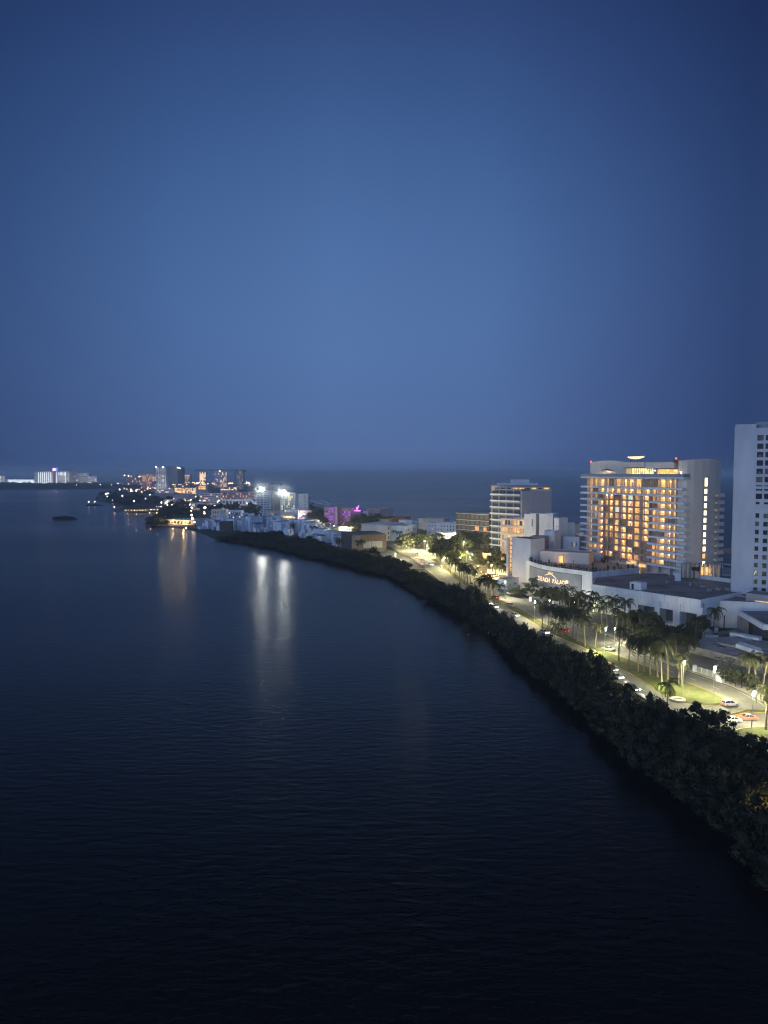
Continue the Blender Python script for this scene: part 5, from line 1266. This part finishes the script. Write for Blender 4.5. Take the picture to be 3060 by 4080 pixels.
flamp(354,2009,'w','left lit marker post on the dark sandbar','marker posts on the sandbar',.9); flamp(378,2009,'w','right lit marker post on the dark sandbar','marker posts on the sandbar',.9)
# broadleaf trees of the boulevard
for px,py,s in ((1600,2190,1.4),(1622,2186,1.5),(1650,2180,1.5),(1680,2178,1.5),(1700,2180,1.4),(1640,2168,1.3),(1745,2205,1.5),(1760,2230,1.7),(1775,2205,1.6),(1790,2250,1.6),(1800,2225,1.6),(1740,2222,1.4),(1835,2190,1.6),(1860,2178,1.6),(1885,2182,1.7),(1910,2184,1.5),(1860,2195,1.2),(1825,2178,1.4),(1935,2182,1.4),(1955,2190,1.5)):
    plant(BRO, G(px,py), 'dark leafy tree beside the lit avenue near the dark brown block', 'leafy trees along the avenue', s)
plant([LIM], G(1834,2222), 'vivid lime green tree under a street lamp', None, 1.15)
plant([LIM], G(1822,2186), 'dull lime tree behind the vivid one', None, .95)
for px,py,s in ((1925,2270,1.0),(1950,2276,1.2),(1975,2292,1.3),(1995,2285,1.4),(2010,2262,1.4),(1985,2250,1.2),(2020,2284,1.0),(1960,2240,1.2),(1935,2232,1.1),(2005,2235,1.1),(1905,2242,1.0)):
    plant(BRO, G(px,py), 'garden tree lit gold from below at the hotel driveway', 'gold lit garden trees', s)
for px,py,s in ((2078,2318,1.5),(2092,2322,1.1),(2050,2378,.6),(2062,2382,.55),(2120,2372,.8),(2195,2405,1.0),(2160,2396,.8),(2230,2412,.9),(2295,2440,.9),(2085,2372,.5)):
    plant(BRO, G(px,py), 'clipped dark tree around the foot of the sign facade', 'clipped trees below the sign', s)
for px,py,s in ((2790,2545,1.0),(2772,2548,.8),(2700,2556,.85),(2650,2540,.7),(2590,2520,1.0),(2545,2500,.9),(2670,2580,.9),(2620,2580,1.0),(2735,2590,.8),(2560,2560,.9),(2500,2510,.9)):
    plant(BRO, G(px,py), 'dark dense tree in front of the loading bays', 'dense trees before the loading bays', s)
for px,py,s in ((2890,2718,.55),(2910,2728,.6),(2930,2736,.6),(2955,2742,.62),(2985,2752,.6),(3010,2766,.6)):
    plant(SPARSE, G(px,py), 'scrubby bush on the verge past the white fence', 'scrubby bushes past the fence', s)
for px,py,s in ((2965,2508,.5),(2970,2495,.5)):
    plant(BRO, G(px,py), 'dark climber by the ramp canopy', 'climbers by the ramp canopy', s)
# palms
def palms(lst, label, group, protos=PAL):
    for t in lst:
        px,py = t[0],t[1]; s = t[2] if len(t) > 2 else rt.uniform(.9,1.1); plant(protos, G(px,py), label, group, s, 0)
palms([(1781,2275),(1788,2278),(1796,2287),(1830,2319),(1838,2312),(1851,2328),(1863,2334),(1876,2337),(1892,2334),(1756,2262),(1768,2268),(1812,2302)], 'tall coconut palm in the far stretch of the grass median', 'palms in the far median')
palms([(1917,2394,1.0),(1933,2385,1.1),(1952,2392,1.1),(1969,2402,1.0),(1987,2397,.8),(1944,2372,1.0)], 'coconut palm in the clump beside the far carriageway', 'palms beside the far carriageway')
palms([(2124,2370,.85),(2272,2400,.7),(2240,2395,.75)], 'single palm standing against the sign facade', 'palms against the sign facade')
palms([(2161,2499),(2182,2515,.95),(2215,2526,1.1),(2244,2541),(2281,2546),(2332,2577,1.0),(2370,2584,.85),(2300,2556),(2256,2536,1.1)], 'coconut palm in the dark middle row of the median', 'palms in the middle median')
palms([(2360,2450),(2385,2470),(2440,2480,1.1),(2210,2440),(2240,2455),(2330,2480),(2480,2500),(2420,2500),(2300,2450),(2190,2430,.9),(2350,2520),(2400,2530),(2450,2545),(2500,2550),(2270,2470),(2460,2515)], 'coconut palm in the dense dark grove on the ocean side of the road', 'palms in the ocean side grove')
palms([(2466,2636),(2507,2657),(2542,2678),(2590,2691,1.1),(2638,2732,.9),(2704,2728,.85),(2716,2734,.8),(2565,2680,1.1),(2620,2700,1.1),(2660,2712,1.1)], 'coconut palm rising from the near end of the grass median', 'palms in the near median')
palms([(2560,2610,.8),(2610,2630,.95),(2655,2640,.8),(2700,2645,.9),(2740,2650,.8),(2590,2600,.85),(2645,2615,.8),(2690,2622,.75),(2530,2590,.8),(2570,2640,.9)], 'coconut palm on the verge across the near carriageway', 'palms on the near verge')
palms([(2842,2532,1.05)], 'lone palm with a bare trunk in front of the right loading bay', None)
palms([(2805,2548,.8),(2768,2560,.9)], 'small palm beside the round bush below the podium corner', 'small palms below the podium corner')
palms([(2977,2752,1.0),(3008,2755,1.0),(3038,2757,1.0),(3052,2910,1.1),(3090,2900,1.0),(3085,2860,.95)], 'palm at the frame edge beyond the scrub', 'palms at the frame edge')
palms([(2660,2856,.9),(2205,2575,.8)], 'feathery palm poking out of the mangrove belt', 'palms poking from the mangroves')
palms([(1026,2094,1.5),(939,2098,1.4),(1263,2145,1.2),(1174,2140,1.2),(1348,2200,1.1),(1362,2204,1.0),(1430,2208,1.1),(1020,2096,1.2),(1244,2142,1.1),(1440,2206,1.0)], 'dark palm between the mangroves and the marina houses', 'palms before the marina houses')
palms([(1561,2122),(1580,2132),(1400,2118),(1415,2122),(1360,2112),(1380,2118),(1600,2140)], 'street palm lit by lamps between hall and lodge', 'palms between hall and lodge')
palms([(1669,2205,.9),(1715,2192,1.2),(1727,2216,1.0),(1759,2255,.9),(1700,2196,1.2),(1735,2190,1.2),(1760,2185,1.1),(1650,2198,.9),(1596,2166,1),(1575,2162,1)], 'palm glowing pale green above an avenue lamp', 'glowing palms along the avenue')
palms([(1905,2262,.8),(1915,2270,.8),(1992,2240,1.1),(2000,2232,1.1),(1900,2254,.9)], 'palm in the gold lit hotel garden', 'palms in the hotel garden', PAL)
# planters on the sign building roof
PLB = empty('planter', (0,0,-500), 0, 'x', 'planter'); q = MB(); q.cyl(0,0,0,.8,.35,.45); q.build('pot', metald, PLB); link('foliage', crown_mesh('foliage', .55, 1.1, 7, 24, .14, leaf, 9, z0=.75), PLB)
snapshot(); KP = kidmap(PLB)
k = 0
for px in list(range(2112,2364,11))+[2104,2108]:
    p, nr, d = sign_at(px, -1.2, 2285); copy_tree(PLB, KP, (p.x,p.y,13.64), k, 'potted shrub in the row along the curved terrace edge', 'potted shrubs on the terrace', rt.uniform(.8,1.5)); k += 1
a, b = Vector((96.6,327.5,0)), Vector((124,343,0))
for t in (.06,.12,.2,.28,.36,.5,.6,.66,.8,.9): p = a.lerp(b,t)+Vector((-.6,1.2,0)); copy_tree(PLB, KP, (p.x,p.y,13.64), t*9, 'potted shrub in the row along the straight terrace edge', 'potted shrubs on the terrace', rt.uniform(.9,1.6))
for k in range(16):
    p = Vector((rt.uniform(84,118), rt.uniform(346,372),0)); copy_tree(PLB, KP, (p.x,p.y,13.64), k, 'potted shrub scattered on the open roof deck', 'potted shrubs on the open deck', rt.uniform(.8,1.5))
rf = empty('terrace_parasol', (92,343,13.64), 0, 'closed parasol standing on the roof deck', 'parasol'); q = MB(); q.cyl(0,0,0,4,.05); q.build('pole', metald, rf); q = MB(); q.cyl(0,0,3.6,4.0,.5,.08); q.build('canopy', metald, rf)
# ================================================================== STREET LAMPS
def lampproto(h, arm=1.2, head=streetem):
    o = empty('street_lamp', (0,0,-500), 0, 'x', 'street lamp')
    q = MB(); q.cyl(0,0,0,h,.11,.06); q.box(-.35,.35,-.35,.35,-.1,.12); q.build('pole', metal, o)
    q = MB(); q.tube((0,0,h-.05),(arm,0,h+.1),.05,.04); q.build('arm', metal, o)
    q = MB(); q.obox((arm*.2,0,h-.15),.30,.14,.10); hd = q.build('lamp_head', metal, o)
    q = MB(); q.obox((arm*.2,0,h-.60),.20,.18,.50); q.build('lens', head, hd)
    return o
LP9, LP6 = lampproto(9.0), lampproto(6.0,.6)
snapshot(); KL = {LP9: kidmap(LP9), LP6: kidmap(LP6)}
def slamp(px, py, label, e=4200, proto=LP9, s=1.0, col=(1.0,.93,.58)):
    p = G(px,py); o = copy_tree(proto, KL[proto], (p.x,p.y,.02), R(15), label, 'street lamps along the boulevard', s); h = (9 if proto is LP9 else 6); e = e*(2.8 if px < 1980 else 1.15); col = (1,.88,.46) if px < 1980 else col
    l = lamp_pt(o, (.3,0,h-1.15), e*3.0, col, .3); return o
slamp(2720,2762,'street lamp on the grass median in front of two palms', 5200)
slamp(2842,2786,'street lamp near the rounded nose of the grass median', 5200)
slamp(2995,2902,'street lamp on the lower grass island beside the salmon car', 5000)
slamp(2129,2481,'street lamp standing where the driveway meets the median', 5200)
slamp(2409,2606,'street lamp on the median above the silver saloon', 4600)
slamp(2010,2389,'street lamp by the hotel driveway mouth', 5200)
slamp(1956,2312,'street lamp in front of the gold lit garden', 4800)
slamp(1859,2250,'street lamp right of the lime tree', 6000)
slamp(1846,2204,'street lamp directly behind the lime tree', 6000)
slamp(1806,2172,'street lamp under the white podium', 6500)
slamp(2448,2568,'short ball lamp behind the silver saloon', 1500, LP6)
slamp(1448,2146,'lamp above the roof of the brown hall, left one', 7000, LP9, 1.1)
slamp(1493,2150,'lamp above the roof of the brown hall, right one', 7000, LP9, 1.1)
slamp(1533,2118,'lamp before the cream lodge', 6000, LP9, 1.1)
slamp(1580,2145,'lamp at the corner of the cream lodge', 9000, LP9, 1.1)
slamp(1575,2232,'lamp in the middle of the car park', 2500, LP6, .8, (1,1,1))
slamp(1640,2196,'lamp at the crossing beyond the car park', 5500)
slamp(1700,2222,'lamp over the bright crossing', 7000)
slamp(1770,2275,'lamp between the far median palms', 5200)
slamp(1690,2200,'lamp lighting the pale palms', 6000)
slamp(1330,2130,'lamp before the purple hotel gardens', 8000)
slamp(1230,2112,'lamp behind the marina roofs', 5000)
slamp(3105,2790,'lamp beyond the frame edge palm', 4500)
# garden uplights
def uplight(px, py, e, col, label, z=.6):
    p = G(px,py); r = empty('garden_light', (p.x,p.y,0), 0, label, 'garden light', 'garden lights'); q = MB(); q.cyl(0,0,-.2,z-.1,.08); q.build('stake', metald, r); q = MB(); q.ball((0,0,z),.20,6,4); q.build('globe', bulbo if col[2]<.5 else bulbw, r); lamp_pt(r,(0,-.3,z+.8),e*2.4,col,.2)
gl = (1.0,.62,.24)
for k,(px,py,e) in enumerate(((1918,2282,1800),(1935,2290,2200),(1950,2268,2200),(1968,2300,1600),(1985,2306,1600),(1940,2250,1800),(2000,2270,1800),(2030,2300,900),(1990,2330,900),(1905,2262,1200),(2005,2222,2200))):
    uplight(px,py,e,gl,'amber light in the planting, '+ordn[k]+' of the driveway garden lights')
uplight(2345,2440,0+500,(.9,1,.5),'pale green light under the sign facade'); uplight(2290,2405,900,(1,.95,.7),'white light at the sign facade entrance'); uplight(2370,2600,900,(.9,1,.3),'yellow green light under a median palm')
uplight(3066,3300,550,(1,.66,.22),'amber path light among the nearest mangroves', 3.6); uplight(3080,3440,550,(1,.6,.2),'amber path light by the water under the nearest mangroves', 3.2)
uplight(2190,2398,700,(1,1,1),'white light beside the bus shelter'); uplight(2640,2740,500,(.8,1,.2),'green light at a palm foot near the median lamp')
for k,(px,py,e) in enumerate(((1669,2208,1300),(1715,2196,1500),(1727,2220,1300),(1759,2258,1200),(1834,2226,1800),(1800,2246,1200),(1872,2224,1300),(1595,2172,1300),(1335,2118,1500),(1425,2122,1500),(1400,2124,1500),(1872,2268,1000),(1900,2292,900),(1650,2190,1200),(1620,2180,1000))):
    p = G(px,py); r = empty('garden_light', (p.x,p.y,0), 0, 'yellow green uplight under the glowing avenue palms', 'garden light', 'uplights along the avenue'); q = MB(); q.cyl(0,0,-.2,.5,.1); q.build('stake', metald, r); q = MB(); q.ball((0,0,.65),.22,6,4); q.build('globe', bulbw, r); lamp_pt(r,(0,-.6,1.6),e*2.6,(1,.92,.38),.2)
r = empty('light_string', (0,0,0), 0, 'string of small amber bulbs over the hotel garden wall', 'string lights'); a, b = G(1925,2300,2.2), G(2025,2282,3.4)
q = MB(); q.tube(a,b,.02); q.build('cable', metald, r)
for k in range(16):
    p = a.lerp(b,k/15); q = MB(); q.ball((p.x,p.y,p.z-.25*math.sin(math.pi*k/15)),.17,6,4); q.build('bulb', bulbo, r)
# ================================================================== CARS
def carproto(paint, L_=4.5, Wd=1.8, H_=1.45, style='sedan', roof=None):
    o = empty('car', (0,0,-500), 0, 'x', 'car')
    # side profile (x forward), lofted over 5 stations in y
    if style == 'sedan': body = [(-2.22,.32),(-2.25,.62),(-2.15,.92),(-1.55,.98),(-.7,.97),(.85,.95),(1.5,.86),(2.1,.72),(2.22,.52),(2.2,.30)]; cabin = [(-1.55,.97),(-.95,1.38),(-.2,1.45),(.35,1.40),(1.0,.94)]
    elif style == 'hatch': body = [(-2.0,.32),(-2.1,.7),(-2.05,.98),(-1.4,1.02),(-.4,.98),(.85,.95),(1.45,.85),(2.0,.7),(2.1,.5),(2.05,.3)]; cabin = [(-2.0,.98),(-1.65,1.42),(-.4,1.52),(.3,1.46),(1.05,.94)]
    else: body = [(-2.2,.4),(-2.25,.8),(-2.2,1.1),(-1.4,1.12),(-.4,1.1),(1.0,1.06),(1.6,.98),(2.15,.9),(2.25,.6),(2.2,.38)]; cabin = [(-2.15,1.1),(-1.95,1.62),(-.4,1.72),(.3,1.66),(1.1,1.05)]
    def loft(prof, ys, mat, name, par, shrink, zt0=None):
        mb = MB(); n = len(prof); zs = [p[1] for p in prof]; zm = min(zs)
        for y, f in ys:
            for x, z in prof:
                k = f if z > zm+.2 else 1; mb.v.append((x*(1-shrink*(abs(y)/Wd)**2), y*(1 if shrink < .2 else (1-.22*(z-zm)/(max(zs)-zm+1e-6))), zm+(z-zm)*k if name == 'body' else z))
        m = len(ys)
        for j in range(m-1):
            for i in range(n): mb.f.append((j*n+i, j*n+(i+1)%n, (j+1)*n+(i+1)%n, (j+1)*n+i))
        mb.f.append(tuple(range(n))); mb.f.append(tuple(range((m-1)*n, m*n))[::-1]); return mb.build(name, mat, par, smooth=False)
    h = Wd/2
    loft(body, [(-h,.93),(-h*.9,1),(0,1.02),(h*.9,1),(h,.93)], paint, 'body', o, .06)
    gl = loft(cabin, [(-h*.9,1),(-h*.5,1),(h*.5,1),(h*.9,1)], glass_d, 'windows', o, .25)
    top = cabin[1:-1]; mb = MB(); x0, x1 = top[0][0]+.05, top[-1][0]-.05
    mb.add([(x0,-h*.66,top[0][1]),(x1,-h*.66,top[-1][1]),(x1,h*.66,top[-1][1]),(x0,h*.66,top[0][1]),(x0+.25,-h*.58,top[1][1]+.05),(x1-.1,-h*.58,top[1][1]+.03),(x1-.1,h*.58,top[1][1]+.03),(x0+.25,h*.58,top[1][1]+.05)],[(4,5,6,7),(0,1,5,4),(1,2,6,5),(2,3,7,6),(3,0,4,7),(0,3,2,1)])
    mb.build('roof', roof or paint, o)
    mb = MB()
    for sy in (-1,1):
        for xa,za,xb,zb_ in ((cabin[0][0],cabin[0][1],cabin[1][0],cabin[1][1]),(cabin[-1][0],cabin[-1][1],cabin[-2][0],cabin[-2][1]),(-.3,1.0,-.3,cabin[2][1])):
            mb.tube((xa,sy*h*.86,za),(xb,sy*h*.70,zb_),.05,n=4)
    mb.build('pillar', paint, o)
    for x in (-1.35,1.35):
        for sy in (-1,1):
            mb = MB(); mb.tube((x,sy*(h-.2),.32),(x,sy*(h+.02),.32),.33,n=14); w = mb.build('wheel', metald, o)
            mb = MB(); mb.tube((x,sy*(h+.02),.32),(x,sy*(h+.035),.32),.19,n=10); mb.build('rim', metal, w)
    return o, body
def glossy(name, col, rough=.3):
    m = wallmat(name, col, rough, .04, 1); m.node_tree.nodes['Principled BSDF'].inputs['Coat Weight'].default_value = .4; return m
wh = glossy('white_car_paint', (.75,.75,.73)); sil = glossy('silver_car_paint', (.42,.42,.41)); blk = glossy('black_car_paint', (.015,.016,.02)); sal = glossy('salmon_car_paint', (.80,.22,.15)); red = glossy('red_car_paint', (.45,.03,.02)); tan_ = glossy('sand_car_paint', (.60,.48,.32))
def lights(o, x, z, h, mat, nm, xoff):
    for sy in (-1,1):
        q = MB(); q.obox((x+xoff, sy*h*.72, z), .06, .20, .09); q.build(nm, mat, o)
def mkcar(paint, style, on, roof=None):
    o, body = carproto(paint, style=style, roof=roof)
    zf = .68 if style != 'suv' else .86
    lights(o, body[-2][0], zf, .9, headl if on == 'head' else curtain, 'headlight', -.02)
    lights(o, body[1][0], .80 if style != 'suv' else .98, .9, tail if on in ('tail','head') else redroof, 'taillight', 0)
    return o
C_ = {'hatch': mkcar(wh,'hatch','tail'), 'sedan': mkcar(wh,'sedan','off'), 'taxi': mkcar(sal,'sedan','tail',wh), 'dark': mkcar(blk,'suv','head'), 'silver': mkcar(sil,'sedan','off'), 'suv': mkcar(wh,'suv','off'), 'tan': mkcar(tan_,'hatch','off'), 'red': mkcar(red,'suv','tail'), 'lit': mkcar(sil,'sedan','head')}
snapshot(); KC = {o: kidmap(o) for o in C_.values()}
def car(kind, px, py, ang, label, beam=0, s=1.0):
    p = G(px,py); o = copy_tree(C_[kind], KC[C_[kind]], (p.x,p.y,.012), R(ang), label, 'cars on and beside the boulevard', s)
    if beam:
        l = lamp_pt(o, (2.6,0,.8), beam, (1,.95,.88), .15, spot=75); l.rotation_euler = (0, R(-78), 0)
    return o
car('hatch',2908,2812,10,'white hatchback leaving the rounded nose of the median')
car('sedan',2915,2878,186,'white saloon waiting below the grass island')
car('taxi',2976,2868,176,'salmon coloured saloon with a white roof beside the white one')
car('dark',2518,2752,-62,'dark off-road car with headlights on near the mangroves',1500)
car('lit',2455,2702,-66,'car half hidden by leaves with bright headlights',900); car('lit',2432,2672,-66,'second headlit car just behind the half hidden one',600)
car('silver',2421,2591,122,'silver saloon driving away past the median lamp')
car('suv',2037,2369,-20,'white estate car turning out of the hotel driveway')
car('tan',2036,2416,-62,'sand coloured hatchback alone on the far carriageway')
car('lit',2050,2456,-62,'headlit car in front of the sand coloured hatchback',1500); car('lit',1966,2452-30,-58,'headlit car glimpsed above the mangrove tops',900)
car('lit',1942,2408,-58,'headlit car behind the mangrove edge palms',900)
car('red',1972,2386,118,'red car with glowing tail lights under the palm clump')
car('dark',2006,2344,20,'dark car parked by the gatehouse')
car('red',2243,2520,118,'red lit car passing behind the middle palms'); car('lit',2166,2524,-62,'headlit car at the mangrove tops below the sign',1200)
car('lit',1713,2252,-58,'headlit car on the bright crossing',2200); car('lit',1690,2232,-50,'second headlit car on the bright crossing',2600); car('lit',1664,2212,-45,'headlit car before the crossing',1800)
car('lit',1885,2358,-58,'headlit car between the far median and the mangroves',900)
for k,(px,py) in enumerate(((1530,2211),(1536,2215),(1544,2219),(1549,2223))): car('sedan',px,py,150,ordn[k]+' of the four white cars parked in a row beside the hall')
car('suv',1508,2208,150,'white van parked alone nearer the hall'); car('suv',1484,2208,160,'white van parked in front of the hall doors'); car('sedan',1453,2208,170,'pale car parked by the left corner of the hall'); car('dark',1425,2212,170,'dark car parked half under the mangroves')
# bus shelter, guard, signs
def bus_shelter():
    p = G(2128,2402); r = empty('bus_shelter', (p.x,p.y,0), R(-55), 'bus shelter with a lit red and white poster panel', 'bus shelter')
    q = MB(); q.box(-2.6,2.6,-.8,.8,2.6,2.75); q.build('roof', metal, r); q = MB()
    for x in (-2.4,2.4):
        for y in (-.6,.6): q.cyl(x,y,0,2.6,.06)
    q.build('post', metal, r); q = MB(); q.box(-2.5,-2.35,-.7,.7,.4,2.3); ps = q.build('poster_panel', emit('poster_white',(1,.93,.88),1.6,.2,1), r)
    q = MB(); q.box(-2.54,-2.51,-.35,.25,.8,1.9); q.build('poster_figure', emit('poster_red',(.8,.12,.08),.9,.3,2), ps)
    q = MB(); q.box(-1.8,2.2,.2,.6,.42,.5); q.build('bench', metald, r); lamp_pt(r,(0,0,2.3),160,(1,.95,.9))
    p = G(1937,2372); r = empty('billboard', (p.x,p.y,0), R(10), 'small grey roadside board on two legs by the palm clump', 'board'); q = MB(); q.box(-1.9,1.9,-.06,.06,3.0,4.6); q.build('panel', grey, r); q = MB(); q.cyl(-1.2,.1,0,3,.07); q.cyl(1.2,.1,0,3,.07); q.build('leg', metald, r)
bus_shelter()
def gantry():
    p = G(1676,2250); r = empty('footbridge_kiosk', (p.x,p.y,0), R(-60), 'pale lit kiosk frame beside the bright crossing', 'kiosk')
    q = MB()
    for x in (-2.5,0,2.5):
        for y in (-1.5,1.5): q.cyl(x,y,0,4.2,.12)
    q.box(-2.9,2.9,-1.9,1.9,4.2,4.5); q.build('frame', wallmat('pinkish_steel',(.5,.38,.34),.6,.1,1), r)
    q = MB(); q.box(-2.3,2.3,-1.3,1.3,0,1.1); q.build('counter', cream, r); lamp_pt(r,(0,0,3.6),700,(1,.8,.7))
gantry()
for px,py,h,lab in ((2884,2512,5.5,'bare dead palm trunk in front of the white annexe wall'),):
    p = G(px,py); r = empty('dead_palm', (p.x,p.y,0), 0, lab, 'dead palm'); q = MB(); q.tube((0,0,-.1),(.1,0,h),.24,.2,8); q.build('trunk', barkd, r); q = MB(); q.ball((.1,0,h),.3,7,5); q.build('stub', barkd, r)
# electric cabinet on the median and the round manhole slab
p = G(2700,2790); r = empty('concrete_slab', (p.x,p.y,0), 0, 'pale round concrete pad on the grass near the mangrove palm', 'pad'); q = MB(); q.cyl(0,0,.15,.45,2.1,2.0,20); q.build('pad', wallmat('pale_concrete',(.42,.41,.36),.9,.2,.5), r); q = MB(); q.obox((0,0,.55),1.0,.5,.1); q.build('hatch', metal, r)
# remove the hidden prototypes
for o in [LBASE, LORNG, PLB, LP9, LP6, LIM]+MAN+MANF+SHO+BUS+BRO+SPARSE+PAL+PALS+list(C_.values()):
    st = [o]; al = []
    while st:
        x = st.pop(); al.append(x); st += PCH.get(x.name, [])
    for x in al: bpy.data.objects.remove(x)
# ================================================================== HAZE
hz = bpy.data.materials.new('haze_air'); hz.use_nodes = True; t = hz.node_tree; t.nodes.clear()
pv = nn(t, 'ShaderNodeVolumePrincipled'); pv.inputs['Density'].default_value = 1.6e-4; pv.inputs['Color'].default_value = (.82,.93,1,1); pv.inputs['Anisotropy'].default_value = .2
oo = nn(t, 'ShaderNodeOutputMaterial'); t.links.new(pv.outputs[0], oo.inputs['Volume'])
q = MB(); q.box(-S-50,S+50,-S-50,S+50,-4.2,96); o = q.build('haze', hz); o['kind'] = 'stuff'
